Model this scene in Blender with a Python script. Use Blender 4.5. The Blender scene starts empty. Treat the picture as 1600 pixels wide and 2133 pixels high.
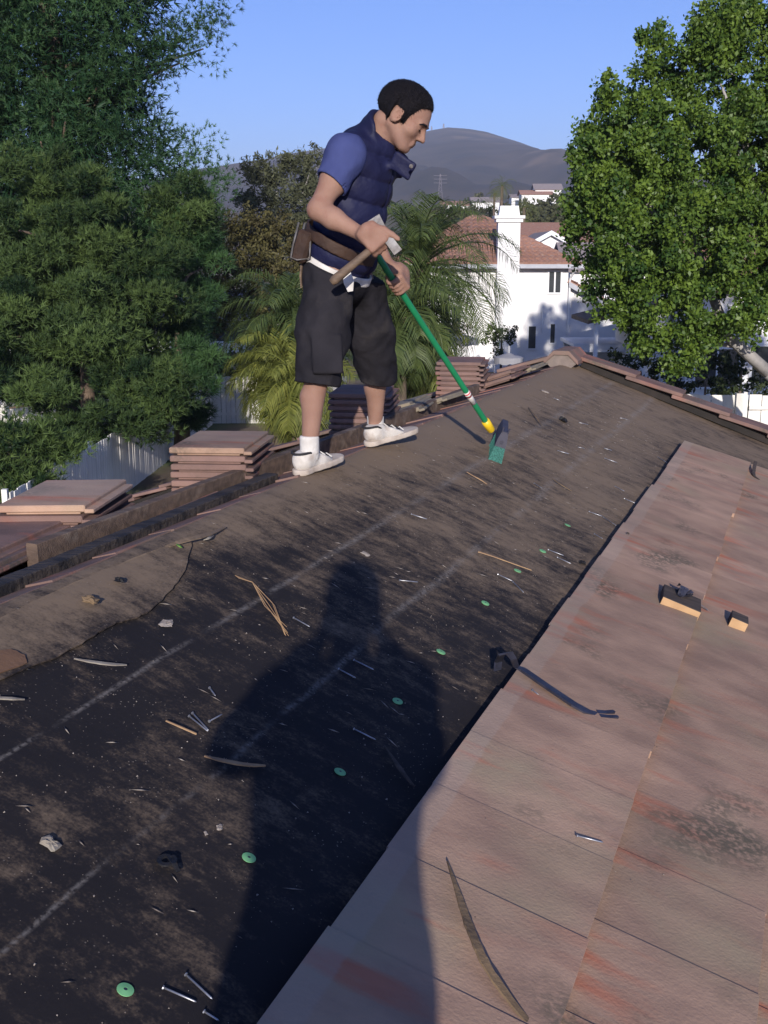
import bpy, math, random
import numpy as np
from mathutils import Matrix, Vector
rnd = random.Random(7)
RS = np.random.RandomState(11)
sc = bpy.context.scene
C = bpy.context.collection
PI = math.pi
rad = math.radians

# ------------------------------------------------------------------ camera, sky, sun, exposure
# The camera stands at the world origin, looking along +Y and 13 degrees down; the ground lies 5.4 m lower.
FPX = 2340.0
PITCH = math.atan(541.0 / FPX)
cam = bpy.data.cameras.new('camera')
cam.sensor_fit = 'VERTICAL'
cam.angle = 2 * math.atan(1066.5 / FPX)
cam.clip_start = 0.05
cam.clip_end = 20000
camo = bpy.data.objects.new('camera', cam)
C.objects.link(camo)
camo.rotation_euler = (PI / 2 - PITCH, 0, 0)
sc.camera = camo

SUN_EL = rad(17.0)
w = bpy.data.worlds.new('World')
sc.world = w
w.use_nodes = True
nt = w.node_tree
bg = nt.nodes['Background']
sky = nt.nodes.new('ShaderNodeTexSky')
sky.sky_type = 'NISHITA'
sky.sun_disc = False
sky.sun_elevation = SUN_EL
sky.sun_rotation = PI
sky.altitude = 200
sky.air_density = 1.0
sky.dust_density = 0.6
sky.ozone_density = 3.5
wb = nt.nodes.new('ShaderNodeMix')
wb.data_type = 'RGBA'; wb.blend_type = 'MULTIPLY'
wb.inputs['Factor'].default_value = 1.0
wb.inputs['B'].default_value = (0.76, 0.87, 1.38, 1)      # the phone's cool white balance
nt.links.new(sky.outputs[0], wb.inputs['A'])
nt.links.new(wb.outputs['Result'], bg.inputs[0])
bg.inputs[1].default_value = 0.095
sun = bpy.data.lights.new('sun', 'SUN')
sun.energy = 5.0
sun.angle = rad(0.55)
sun.color = (1.0, 0.93, 0.86)
suno = bpy.data.objects.new('sun', sun)
C.objects.link(suno)
suno.rotation_euler = (PI / 2 - SUN_EL, 0, 0)
sc.view_settings.view_transform = 'Standard'
sc.view_settings.look = 'None'
sc.view_settings.exposure = 0.3
sc.view_settings.gamma = 1.0
sc.view_settings.use_curve_mapping = False

# ------------------------------------------------------------------ frames
cp, sp = math.cos(PITCH), math.sin(PITCH)
def at(x, y, Y):
    "point seen at photograph position (x, y) that lies Y metres ahead"
    a = (x - 800) / FPX; b = (1066.5 - y) / FPX
    r = np.array([a, b * sp + cp, b * cp - sp])
    return r * (Y / r[1])
GZ = -5.4
AZ = rad(20.9)
U = np.array([math.sin(AZ), math.cos(AZ), 0.0])
S = np.array([math.cos(AZ), -math.sin(AZ), 0.0])
TAN = 0.37
R0 = np.array([-1.987, 0.0, -0.856])
NL = math.sqrt(1 + TAN * TAN)
SD = (S - np.array([0, 0, TAN])) / NL          # down the right slope
LD = (-S - np.array([0, 0, TAN])) / NL         # down the left slope
NR = np.cross(U, -SD)
NLF = np.cross(U, LD)
def frame(x, y, z, o):
    m = Matrix.Identity(4)
    for i, v in enumerate((x, y, z, o)):
        for j in range(3):
            m[j][i] = float(v[j])
    return m
MR = frame(U, -SD, NR, R0)     # local (u, -distance down slope, height)
ML = frame(U, LD, NLF, R0)     # local (u, distance down slope, height)
def vnoise(x, y, seed):
    r = np.random.RandomState(seed); T_ = r.rand(64, 64)
    xi = np.floor(x).astype(int); yi = np.floor(y).astype(int); fx = x - xi; fy = y - yi
    fx = fx * fx * (3 - 2 * fx); fy = fy * fy * (3 - 2 * fy)
    g = lambda i, j: T_[i % 64, j % 64]
    return (g(xi, yi) * (1 - fx) + g(xi + 1, yi) * fx) * (1 - fy) + (g(xi, yi + 1) * (1 - fx) + g(xi + 1, yi + 1) * fx) * fy
def felt_z(UU, SS):
    "height of the paper relative to the ridge line at roof position (u, horizontal distance from the ridge)"
    UU = np.asarray(UU, float); SS = np.asarray(SS, float)
    zz = -TAN * (np.sqrt(SS ** 2 + .035 ** 2) - .012)
    wav = (vnoise(UU * 1.3 + 5, SS * 3, 21) - .5) * .012 + (vnoise(UU * 4, SS * 5 + 9, 22) - .5) * .006 + (vnoise(UU * 12, SS * 14, 23) - .5) * .0022
    wav = wav + .004 * (1 / (1 + np.exp(-(SS - .385) / .004)) - 1 / (1 + np.exp(-(SS - .70) / .004)))
    return zz + wav * np.clip((SS + .2) / .3, 0, 1)
def onroof(x, y, h=0.0):
    "roof coordinates (u, slope distance) of the place on the right slope seen at photograph position"
    r = at(x, y, 1.0)
    n = NR; d = (R0 + n * h) @ n
    P = r * (d / (r @ n))
    q = P - R0
    return float(q @ U), float(q @ SD)
def rp(u, s, h=0.0):
    return R0 + U * u + SD * s + NR * h

# ------------------------------------------------------------------ helpers
def tag(o, label, cat, group=None):
    o['label'] = label; o['category'] = cat
    if group: o['group'] = group
    return o
def thing(name, loc, label, cat, group=None):
    o = bpy.data.objects.new(name, None)
    o.empty_display_size = 0.1
    C.objects.link(o)
    o.location = [float(v) for v in loc]
    return tag(o, label, cat, group)
def base_of(p):
    v = np.zeros(3)
    while p is not None:
        v = v + np.array(p.location); p = p.parent
    return v
def mesh(name, V, F, mats=None, smooth=False, tint=None):
    me = bpy.data.meshes.new(name)
    V = np.asarray(V, np.float32)
    if isinstance(F, np.ndarray):
        n, k = F.shape
        me.vertices.add(len(V)); me.vertices.foreach_set('co', V.ravel())
        me.loops.add(n * k); me.loops.foreach_set('vertex_index', F.astype(np.int32).ravel())
        me.polygons.add(n); me.polygons.foreach_set('loop_start', np.arange(0, n * k, k, dtype=np.int32))
        me.polygons.foreach_set('loop_total', np.full(n, k, np.int32))
        me.update(calc_edges=True)
    else:
        me.from_pydata(V.tolist(), [], F)
    if tint is not None:
        a = me.attributes.new('tint', 'FLOAT', 'POINT')
        a.data.foreach_set('value', np.asarray(tint, np.float32))
    if smooth:
        me.polygons.foreach_set('use_smooth', np.ones(len(me.polygons), bool))
    if mats is not None:  # noqa
        for m in (mats if isinstance(mats, (list, tuple)) else [mats]):
            me.materials.append(m)
    me.validate()
    return me
def obj(name, V, F, m, parent=None, smooth=False, tint=None, loc=None):
    "V in world coordinates; the object's origin is moved to its parent's (or to loc)"
    V = np.asarray(V, float)
    if parent is not None:
        V = V - base_of(parent)
    elif loc is not None:
        V = V - np.asarray(loc, float)
    o = bpy.data.objects.new(name, mesh(name, V, F, m, smooth, tint))
    C.objects.link(o)
    if parent is not None: o.parent = parent
    elif loc is not None: o.location = [float(v) for v in loc]
    return o
def structure(o):
    o['kind'] = 'structure'; return o
def place(o, M, parent=None):
    if parent is not None:
        o.parent = parent
        M = Matrix.Translation(-Vector(base_of(parent).tolist())) @ M
    o.matrix_basis = M
class MB:
    def __init__(s): s.V = []; s.F = []
    def add(s, V, F):
        n = len(s.V)
        s.V += [tuple(map(float, v)) for v in V]; s.F += [tuple(i + n for i in f) for f in F]
        return s
    def box(s, lo, hi, M=None):
        V, F = boxvf(lo, hi)
        if M is not None: V = [tuple(M @ Vector(v)) for v in V]
        return s.add(V, F)
    def tube(s, pts, rr, n=8, cap=True):
        V, F = tubevf(pts, rr, n, cap); return s.add(V, F)
    def build(s, name, m, parent=None, smooth=False, loc=None):
        return obj(name, s.V, s.F, m, parent, smooth, None, loc)
def boxvf(lo, hi):
    x0, y0, z0 = lo; x1, y1, z1 = hi
    V = [(x0, y0, z0), (x1, y0, z0), (x1, y1, z0), (x0, y1, z0), (x0, y0, z1), (x1, y0, z1), (x1, y1, z1), (x0, y1, z1)]
    return V, [(0, 3, 2, 1), (4, 5, 6, 7), (0, 1, 5, 4), (1, 2, 6, 5), (2, 3, 7, 6), (3, 0, 4, 7)]
def chamfer_box(lo, hi, c):
    "box whose edges are all cut back by c"
    lo = np.array(lo, float); hi = np.array(hi, float); V = []; idx = {}
    for sx in (0, 1):
        for sy in (0, 1):
            for sz in (0, 1):
                s3 = (sx, sy, sz)
                co = [hi[i] if s3[i] else lo[i] for i in range(3)]
                for a in range(3):
                    v = list(co)
                    for b in range(3):
                        if b != a: v[b] += -c if s3[b] else c
                    idx[(s3, a)] = len(V); V.append(tuple(v))
    F = []
    cyc = [(0, 0), (1, 0), (1, 1), (0, 1)]
    def key(a, sa, p, q):
        o_ = [i for i in range(3) if i != a]; t = [0, 0, 0]; t[a] = sa; t[o_[0]] = p; t[o_[1]] = q
        return tuple(t)
    for a in range(3):
        for sa in (0, 1):
            F.append([idx[(key(a, sa, p, q), a)] for p, q in cyc])
    for a in range(3):
        o_ = [i for i in range(3) if i != a]
        for p in (0, 1):
            for q in (0, 1):
                k0 = key(a, 0, p, q); k1 = key(a, 1, p, q)
                F.append([idx[(k0, o_[0])], idx[(k1, o_[0])], idx[(k1, o_[1])], idx[(k0, o_[1])]])
    for s3 in {k[0] for k in idx}:
        F.append([idx[(s3, 0)], idx[(s3, 1)], idx[(s3, 2)]])
    c0 = (lo + hi) / 2; G = []
    for f in F:
        p = np.array([V[i] for i in f]); n = np.cross(p[1] - p[0], p[2] - p[0])
        G.append(tuple(f) if n @ (p.mean(0) - c0) > 0 else tuple(f[::-1]))
    return V, G
def tubevf(pts, rr, n=8, cap=True):
    P = [np.array(p, float) for p in pts]
    if not hasattr(rr, '__len__'): rr = [rr] * len(P)
    V = []; F = []; up = None
    for i, p in enumerate(P):
        d = P[min(i + 1, len(P) - 1)] - P[max(i - 1, 0)]
        d /= np.linalg.norm(d) + 1e-9
        if up is None:
            up = np.array([0, 0, 1.0]) if abs(d[2]) < .9 else np.array([1.0, 0, 0])
        a = up - d * (up @ d); a /= np.linalg.norm(a) + 1e-9; up = a
        b = np.cross(d, a)
        for k in range(n):
            t = 2 * PI * k / n
            V.append(p + (a * math.cos(t) + b * math.sin(t)) * rr[i])
    for i in range(len(P) - 1):
        for k in range(n):
            F.append((i * n + k, i * n + (k + 1) % n, (i + 1) * n + (k + 1) % n, (i + 1) * n + k))
    if cap:
        F.append(tuple(range(n - 1, -1, -1))); F.append(tuple((len(P) - 1) * n + k for k in range(n)))
    return V, F
def ribbon(pts, ws, thick, nrm):
    "flat strip along pts with widths ws; nrm is the surface it lies on"
    V = []; F = []; P = [np.array(p, float) for p in pts]
    for i, p in enumerate(P):
        d = P[min(i + 1, len(P) - 1)] - P[max(i - 1, 0)]
        sd = np.cross(nrm, d); sd /= np.linalg.norm(sd) + 1e-9
        V += [p - sd * ws[i] / 2, p + sd * ws[i] / 2, p + sd * ws[i] * .45 + nrm * thick, p - sd * ws[i] * .45 + nrm * thick]
    for i in range(len(P) - 1):
        a = i * 4; b = a + 4
        for k in range(4):
            F.append((a + k, a + (k + 1) % 4, b + (k + 1) % 4, b + k))
    F.append((3, 2, 1, 0)); k = (len(P) - 1) * 4; F.append((k, k + 1, k + 2, k + 3))
    return V, F

# ------------------------------------------------------------------ materials
def nd(t, kind, **kw):
    n = t.nodes.new(kind)
    for k, v in kw.items():
        setattr(n, k, v)
    return n
def pmat(name, col, col2=None, rough=.8, scale=6.0, bump=.0, bscale=40.0, rand=0.0, spec=.3, metal=0.0, col3=None, scale3=1.5, t3=(.55, .7), stretch=(1, 1, 1), tint=False, trans=0.0, detail=4):
    m = bpy.data.materials.new(name); m.use_nodes = True
    t = m.node_tree; L = t.links; b = t.nodes['Principled BSDF']
    b.inputs['Roughness'].default_value = rough
    b.inputs['Specular IOR Level'].default_value = spec
    b.inputs['Metallic'].default_value = metal
    col = tuple(col); col2 = tuple(col2) if col2 else tuple(c * .72 for c in col)
    tc = nd(t, 'ShaderNodeTexCoord'); mp = nd(t, 'ShaderNodeMapping')
    mp.inputs['Scale'].default_value = stretch
    L.new(tc.outputs['Object'], mp.inputs['Vector'])
    no = nd(t, 'ShaderNodeTexNoise'); no.inputs['Scale'].default_value = scale; no.inputs['Detail'].default_value = detail
    L.new(mp.outputs[0], no.inputs['Vector'])
    mx = nd(t, 'ShaderNodeMix', data_type='RGBA')
    mx.inputs['A'].default_value = (*col2, 1); mx.inputs['B'].default_value = (*col, 1)
    if tint:
        at_ = nd(t, 'ShaderNodeAttribute', attribute_name='tint'); fac = at_.outputs['Fac']
    else:
        rp_ = nd(t, 'ShaderNodeMapRange'); rp_.inputs['From Min'].default_value = .32; rp_.inputs['From Max'].default_value = .68
        L.new(no.outputs['Fac'], rp_.inputs['Value']); fac = rp_.outputs[0]
    L.new(fac, mx.inputs['Factor']); out = mx.outputs['Result']
    if col3:
        n3 = nd(t, 'ShaderNodeTexNoise'); n3.inputs['Scale'].default_value = scale3; n3.inputs['Detail'].default_value = 5
        L.new(mp.outputs[0], n3.inputs['Vector'])
        r3 = nd(t, 'ShaderNodeMapRange'); r3.inputs['From Min'].default_value = t3[0]; r3.inputs['From Max'].default_value = t3[1]
        L.new(n3.outputs['Fac'], r3.inputs['Value'])
        m3 = nd(t, 'ShaderNodeMix', data_type='RGBA'); m3.inputs['B'].default_value = (*col3, 1)
        L.new(r3.outputs[0], m3.inputs['Factor']); L.new(out, m3.inputs['A']); out = m3.outputs['Result']
    if rand:
        oi = nd(t, 'ShaderNodeObjectInfo'); hs = nd(t, 'ShaderNodeHueSaturation')
        rr = nd(t, 'ShaderNodeMapRange'); rr.inputs['To Min'].default_value = 1 - rand; rr.inputs['To Max'].default_value = 1 + rand
        L.new(oi.outputs['Random'], rr.inputs['Value']); L.new(rr.outputs[0], hs.inputs['Value'])
        L.new(out, hs.inputs['Color']); out = hs.outputs['Color']
    L.new(out, b.inputs['Base Color'])
    if bump:
        nb = nd(t, 'ShaderNodeTexNoise'); nb.inputs['Scale'].default_value = bscale; nb.inputs['Detail'].default_value = 6
        L.new(mp.outputs[0], nb.inputs['Vector'])
        bm = nd(t, 'ShaderNodeBump'); bm.inputs['Strength'].default_value = bump; bm.inputs['Distance'].default_value = .01
        L.new(nb.outputs['Fac'], bm.inputs['Height']); L.new(bm.outputs[0], b.inputs['Normal'])
    if trans:
        tr = nd(t, 'ShaderNodeBsdfTranslucent'); ms = nd(t, 'ShaderNodeMixShader'); ms.inputs[0].default_value = trans
        L.new(out, tr.inputs['Color']); L.new(b.outputs[0], ms.inputs[1]); L.new(tr.outputs[0], ms.inputs[2])
        L.new(ms.outputs[0], t.nodes['Material Output'].inputs['Surface'])
    m['bsdf_out'] = 1
    return m
M = {}
M['stucco'] = pmat('white_stucco', (.80, .79, .78), (.74, .73, .71), .9, 1.5, .15, 60)
M['stucco2'] = pmat('cream_stucco', (.72, .68, .62), (.66, .62, .57), .9, 1.2, .1, 60)
M['trim'] = pmat('white_trim', (.78, .78, .78), (.70, .70, .70), .6, 3)
M['trimgrey'] = pmat('grey_gutter', (.42, .43, .46), (.36, .37, .40), .6, 3)
M['glass'] = pmat('window_glass', (.05, .055, .06), (.03, .035, .04), .08, 2, spec=.7)
M['claytile'] = pmat('terracotta_tile', (.34, .185, .135), (.25, .14, .105), .85, 9, .1, 60, rand=.16, col3=(.33, .23, .19), scale3=6)
M['greyroof'] = pmat('grey_roof', (.30, .25, .24), (.22, .19, .19), .9, 4, .1, 30)
M['brownwood'] = pmat('brown_fascia', (.10, .07, .055), (.07, .05, .04), .8, 6)
M['fence'] = pmat('white_fence_paint', (.80, .78, .73), (.64, .61, .56), .85, 5, .2, 30, rand=.07, col3=(.35, .31, .27), scale3=7, t3=(.66, .78), stretch=(1, 1, .3))
M['bark'] = pmat('bark', (.17, .125, .09), (.08, .06, .045), .95, 12, .6, 30, stretch=(1, 1, .3))
M['greybark'] = pmat('grey_bark', (.40, .37, .34), (.30, .28, .26), .9, 9, .3, 25)
M['pine'] = pmat('pine_needles', (.080, .160, .055), (.014, .046, .019), .55, tint=True, trans=.25, spec=.25)
M['juniper'] = pmat('juniper_foliage', (.105, .160, .046), (.016, .038, .015), .6, tint=True, trans=.2, spec=.2)
M['ficus'] = pmat('ficus_leaves', (.145, .220, .030), (.034, .078, .017), .48, tint=True, trans=.25, spec=.32)
M['euc'] = pmat('eucalyptus_leaves', (.115, .125, .065), (.055, .06, .032), .6, tint=True, trans=.2, spec=.2)
M['brownbush'] = pmat('bronze_shrub_leaves', (.125, .115, .04), (.06, .05, .02), .6, tint=True, trans=.2, spec=.25)
M['palm'] = pmat('palm_leaflets', (.125, .16, .045), (.045, .075, .025), .5, tint=True, trans=.22, spec=.3)
M['palmy'] = pmat('yellow_palm_leaflets', (.22, .225, .045), (.085, .115, .025), .5, tint=True, trans=.22, spec=.3)
M['shrubdark'] = pmat('dark_shrub_leaves', (.055, .075, .022), (.02, .032, .012), .6, tint=True, trans=.15)
M['shrubpale'] = pmat('pale_shrub_leaves', (.42, .36, .28), (.16, .16, .09), .6, tint=True, trans=.2)
M['soil'] = pmat('yard_soil', (.17, .125, .085), (.11, .085, .06), .95, .8, .4, 15, col3=(.09, .12, .045), scale3=.22, t3=(.48, .6))
M['hill'] = pmat('chaparral_hill', (.060, .046, .032), (.015, .016, .012), .95, .014, .0, 20, col3=(.14, .10, .068), scale3=.0065, t3=(.61, .70), detail=10)
M['skin'] = None

# ------------------------------------------------------------------ ground and hill
def gz(X, Y):
    t = np.clip((Y - 62) / 300.0, 0, 1)
    return GZ + 17.5 * t ** 1.25
xs = np.concatenate([[-6000, -3500, -2000, -1000, -600, -300, -150], np.arange(-90, 95, 5), [150, 300, 600, 1000, 2000, 3500, 6000]]).astype(float)
ys = np.concatenate([[-6000, -2500, -1000, -400, -150, -60], np.arange(-20, 120, 5), np.arange(120, 400, 20), [420, 500, 700, 1000, 2000, 4000, 7000]]).astype(float)
GX, GY = np.meshgrid(xs, ys, indexing='ij')
Zg = gz(GX, GY) + RS.uniform(-.03, .03, GX.shape)
V = np.stack([GX, GY, Zg], -1).reshape(-1, 3)
ny = len(ys)
ii, jj = np.meshgrid(np.arange(len(xs) - 1), np.arange(ny - 1), indexing='ij')
a = (ii * ny + jj).ravel()
structure(obj('ground', V, np.stack([a, a + ny, a + ny + 1, a + 1], 1), M['soil'], smooth=True))

# ridge outline of the hill as direction (photograph x) against height above the horizon
hp = np.array([(-2600, 470), (-1200, 440), (-400, 425), (0, 415), (300, 398), (455, 377), (510, 357), (600, 336), (750, 312), (850, 297), (895, 288), (925, 283), (960, 286), (1000, 292),
               (1060, 310), (1110, 328), (1165, 344), (1210, 347), (1300, 362), (1500, 385), (2000, 430), (3500, 480)], float)
HD = 2400.0
hx = np.linspace(-3200, 3200, 420); hy = np.linspace(520, 4200, 190)
HX, HY = np.meshgrid(hx, hy, indexing='ij')
Hr = np.interp(800 + HX / HD * FPX * .985, hp[:, 0], (525 - hp[:, 1]) / FPX * HD)
prof = np.where(HY < HD, np.clip((HY - 560) / (HD - 560), 0, 1) ** 1.35, np.exp(-((HY - HD) / 900) ** 2))
gul = (vnoise(HX / 160 + HY / 700, HY / 500, 3) - .5) * 52 + (vnoise(HX / 60, HY / 130, 5) - .5) * 26 + (vnoise(HX / 28, HY / 45, 6) - .5) * 9
Zh = 10 + (Hr - 10) * prof + gul * np.clip((HD - HY) / 900, 0.05, 1) * np.clip((HY - 560) / 500, 0, 1)
V = np.stack([HX, HY, Zh], -1).reshape(-1, 3)
ny = len(hy); ii, jj = np.meshgrid(np.arange(len(hx) - 1), np.arange(ny - 1), indexing='ij'); a = (ii * ny + jj).ravel()
structure(obj('hill', V, np.stack([a, a + ny, a + ny + 1, a + 1], 1), M['hill'], smooth=True))

# ------------------------------------------------------------------ our house: roof stripped to felt
def roofcoords(t):
    "node giving (s, u, z) of the roof from the world position"
    g = nd(t, 'ShaderNodeNewGeometry'); mp = nd(t, 'ShaderNodeMapping')
    mp.inputs['Rotation'].default_value = (0, 0, AZ)
    mp.inputs['Location'].default_value = (1.856, .709, .856)
    t.links.new(g.outputs['Position'], mp.inputs['Vector'])
    return mp.outputs[0]
def math_(t, op, a, b=None, c=None):
    n = nd(t, 'ShaderNodeMath', operation=op)
    for i, v in enumerate((a, b, c)):
        if v is None: continue
        if isinstance(v, (int, float)): n.inputs[i].default_value = v
        else: t.links.new(v, n.inputs[i])
    return n.outputs[0]
def mrange(t, v, a, b, c=0.0, d=1.0, kind='SMOOTHSTEP'):
    n = nd(t, 'ShaderNodeMapRange', interpolation_type=kind)
    for k, x in zip(('From Min', 'From Max', 'To Min', 'To Max'), (a, b, c, d)): n.inputs[k].default_value = x
    t.links.new(v, n.inputs['Value']); return n.outputs[0]
def noise_(t, vec, scale, detail=5, sx=(1, 1, 1), rough=.55):
    mp = nd(t, 'ShaderNodeMapping'); mp.inputs['Scale'].default_value = sx; t.links.new(vec, mp.inputs['Vector'])
    n = nd(t, 'ShaderNodeTexNoise'); n.inputs['Scale'].default_value = scale; n.inputs['Detail'].default_value = detail; n.inputs['Roughness'].default_value = rough
    t.links.new(mp.outputs[0], n.inputs['Vector']); return n.outputs['Fac']
def mixc(t, f, a, b):
    n = nd(t, 'ShaderNodeMix', data_type='RGBA')
    t.links.new(f, n.inputs['Factor'])
    for k, v in (('A', a), ('B', b)):
        if isinstance(v, tuple): n.inputs[k].default_value = (*v, 1)
        else: t.links.new(v, n.inputs[k])
    return n.outputs['Result']
def bump_(t, b, h, strength, dist=.004):
    n = nd(t, 'ShaderNodeBump'); n.inputs['Strength'].default_value = strength; n.inputs['Distance'].default_value = dist
    t.links.new(h, n.inputs['Height']); t.links.new(n.outputs[0], b.inputs['Normal'])

def felt_material(name, dustier=0.0):
    m = bpy.data.materials.new(name); m.use_nodes = True; t = m.node_tree; b = t.nodes['Principled BSDF']
    co = roofcoords(t); sx = nd(t, 'ShaderNodeSeparateXYZ'); t.links.new(co, sx.inputs[0])
    s_, u_ = sx.outputs[0], sx.outputs[1]
    warp = math_(t, 'MULTIPLY', math_(t, 'SUBTRACT', noise_(t, co, 2.2, 4), .5), .5)
    sw = math_(t, 'ADD', s_, warp)
    ridge = mrange(t, sw, .34, .02)
    far = mrange(t, math_(t, 'ADD', u_, math_(t, 'MULTIPLY', warp, 6.0)), 3.2, 6.2)
    streak = noise_(t, co, 6.0, 10, (1.0, 2.4, 1), .72)
    blot = noise_(t, co, 2.4, 10, (1, 1, 1), .7)
    fine = noise_(t, co, 38, 4)
    grain = noise_(t, co, 150, 3)
    band = math_(t, 'MULTIPLY', mrange(t, s_, .40, .70), mrange(t, s_, 1.02, .80))      # paler worn strip under each lap
    d = math_(t, 'ADD', math_(t, 'MULTIPLY', ridge, .62), math_(t, 'MULTIPLY', far, .66))
    d = math_(t, 'ADD', d, math_(t, 'MULTIPLY', band, .10))
    d = math_(t, 'ADD', d, math_(t, 'MULTIPLY', math_(t, 'SUBTRACT', streak, .5), 1.9))
    d = math_(t, 'ADD', d, math_(t, 'MULTIPLY', math_(t, 'SUBTRACT', blot, .5), 1.2))
    d = math_(t, 'ADD', d, math_(t, 'MULTIPLY', math_(t, 'SUBTRACT', fine, .5), .6))
    d = math_(t, 'ADD', d, math_(t, 'MULTIPLY', math_(t, 'SUBTRACT', grain, .5), .7))
    d = math_(t, 'ADD', d, .03)
    d = math_(t, 'ADD', d, dustier)
    d = mrange(t, d, .0, 1.0)
    col = mixc(t, noise_(t, co, 5, 4), (.011, .010, .012), (.023, .019, .019))
    col = mixc(t, d, col, (.205, .148, .098))
    # pale dust lying along the laps of the paper
    for c in (.385, .70):
        dist = math_(t, 'ABSOLUTE', math_(t, 'SUBTRACT', math_(t, 'ADD', s_, math_(t, 'MULTIPLY', math_(t, 'SUBTRACT', noise_(t, co, 1.4, 3), .5), .035)), c))
        wid = mrange(t, u_, 1.8, 6.5, .005, .030, 'LINEAR')
        prox = math_(t, 'SUBTRACT', 1.0, math_(t, 'MINIMUM', math_(t, 'DIVIDE', dist, wid), 1.0))
        ln = math_(t, 'MULTIPLY', prox, math_(t, 'MULTIPLY', mrange(t, noise_(t, co, 9, 5), .30, .62), mrange(t, noise_(t, co, 90, 3), .30, .62)))
        col = mixc(t, math_(t, 'MULTIPLY', ln, .58), col, (.25, .225, .20))
    # grains of sand and concrete stuck to the paper
    vo = nd(t, 'ShaderNodeTexVoronoi'); vo.inputs['Scale'].default_value = 75; t.links.new(co, vo.inputs['Vector'])
    sp_ = math_(t, 'MULTIPLY', mrange(t, vo.outputs['Distance'], .16, .08), mrange(t, noise_(t, co, 4, 4), .45, .7))
    col = mixc(t, math_(t, 'MULTIPLY', sp_, .8), col, (.30, .25, .20))
    t.links.new(col, b.inputs['Base Color'])
    b.inputs['Roughness'].default_value = .82; b.inputs['Specular IOR Level'].default_value = .22
    bump_(t, b, math_(t, 'ADD', fine, noise_(t, co, 9, 4)), .35)
    return m
M['felt'] = felt_material('black_roofing_felt')
M['felt2'] = felt_material('dusty_roofing_felt', .24)

def tile_material(name, base, dark, red, head=.8):
    m = bpy.data.materials.new(name); m.use_nodes = True; t = m.node_tree; b = t.nodes['Principled BSDF']
    co = roofcoords(t)
    tc = nd(t, 'ShaderNodeTexCoord'); sx = nd(t, 'ShaderNodeSeparateXYZ'); t.links.new(tc.outputs['Object'], sx.inputs[0])
    oi = nd(t, 'ShaderNodeObjectInfo')
    n1 = noise_(t, co, 4, 6, (1, 1.8, 1)); fine = noise_(t, co, 120, 3)
    col = mixc(t, mrange(t, n1, .3, .7), dark, base)
    col = mixc(t, mrange(t, noise_(t, co, 1.3, 5), .5, .72), col, tuple(c * k for c, k in zip(base, (.80, .98, .90))))
    # rusty red runs where the pigment is fresh, mostly near the heads
    rd = math_(t, 'MULTIPLY', mrange(t, noise_(t, co, 2.2, 7, (1.0, 4.5, 1)), .53, .70), mrange(t, sx.outputs[1], -.36, -.06, .25, 1.0))
    col = mixc(t, math_(t, 'MULTIPLY', rd, .75), col, red)
    # lichen and dirt
    li = math_(t, 'MULTIPLY', mrange(t, noise_(t, co, 2.1, 8), .545, .70), mrange(t, noise_(t, co, 60, 5), .32, .58))
    col = mixc(t, math_(t, 'MULTIPLY', li, .8), col, (.085, .082, .060))
    # unpainted grey head strip
    hd = mrange(t, math_(t, 'ADD', sx.outputs[1], math_(t, 'MULTIPLY', math_(t, 'SUBTRACT', n1, .5), .03)), -.066, -.056)
    col = mixc(t, math_(t, 'MULTIPLY', hd, head), col, (.38, .30, .24))
    hs = nd(t, 'ShaderNodeHueSaturation'); t.links.new(mrange(t, oi.outputs['Random'], 0, 1, .86, 1.1, 'LINEAR'), hs.inputs['Value']); t.links.new(col, hs.inputs['Color'])
    t.links.new(hs.outputs[0], b.inputs['Base Color'])
    b.inputs['Roughness'].default_value = .88; b.inputs['Specular IOR Level'].default_value = .2
    bump_(t, b, math_(t, 'ADD', fine, math_(t, 'MULTIPLY', noise_(t, co, 30, 4), .8)), .3)
    return m
M['tile'] = tile_material('pink_concrete_tile', (.43, .280, .195), (.285, .185, .135), (.44, .14, .08), .4)
M['tileB'] = tile_material('brown_concrete_tile', (.235, .145, .118), (.145, .095, .082), (.34, .13, .09), .0)
M['tilem'] = pmat('mossy_concrete_tile', (.27, .225, .155), (.18, .155, .12), .9, 6, .3, 60)
M['beam'] = pmat('weathered_timber', (.155, .105, .075), (.075, .052, .04), .85, 5, .35, 30, stretch=(.35, 6, 6), col3=(.22, .17, .13), scale3=2, t3=(.55, .75))
M['mastic'] = pmat('mastic_coated_timber', (.12, .095, .075), (.012, .011, .012), .7, 5, .9, 26, stretch=(.6, 2, 2), col3=(.02, .018, .018), scale3=5, t3=(.45, .58))
M['darkgap'] = pmat('dark_batten', (.035, .028, .024), (.02, .018, .016), .95, 8)

UE = 9.72
hb = R0 + U * 4 - np.array([0, 0, R0[2] - GZ])
house = thing('stripped_house', hb, 'house whose tiled roof is half stripped to black felt', 'house')
us = np.arange(-4.5, UE + .001, .05); us[-1] = UE
ss = np.concatenate([np.linspace(-.008, .2, 11), np.arange(.235, 1.45, .035), np.array([1.8, 2.6, 4.0, 6.2])])
UU, SS = np.meshgrid(us, ss, indexing='ij')
P = R0 + UU[..., None] * U + SS[..., None] * S + np.array([0, 0, 1.0]) * felt_z(UU, SS)[..., None]
n2 = len(ss); ii, jj = np.meshgrid(np.arange(len(us) - 1), np.arange(n2 - 1), indexing='ij'); a = (ii * n2 + jj).ravel()
obj('roof_felt', P.reshape(-1, 3), np.stack([a, a + 1, a + n2 + 1, a + n2], 1)[:, ::-1], M['felt'], house, smooth=True)
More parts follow.
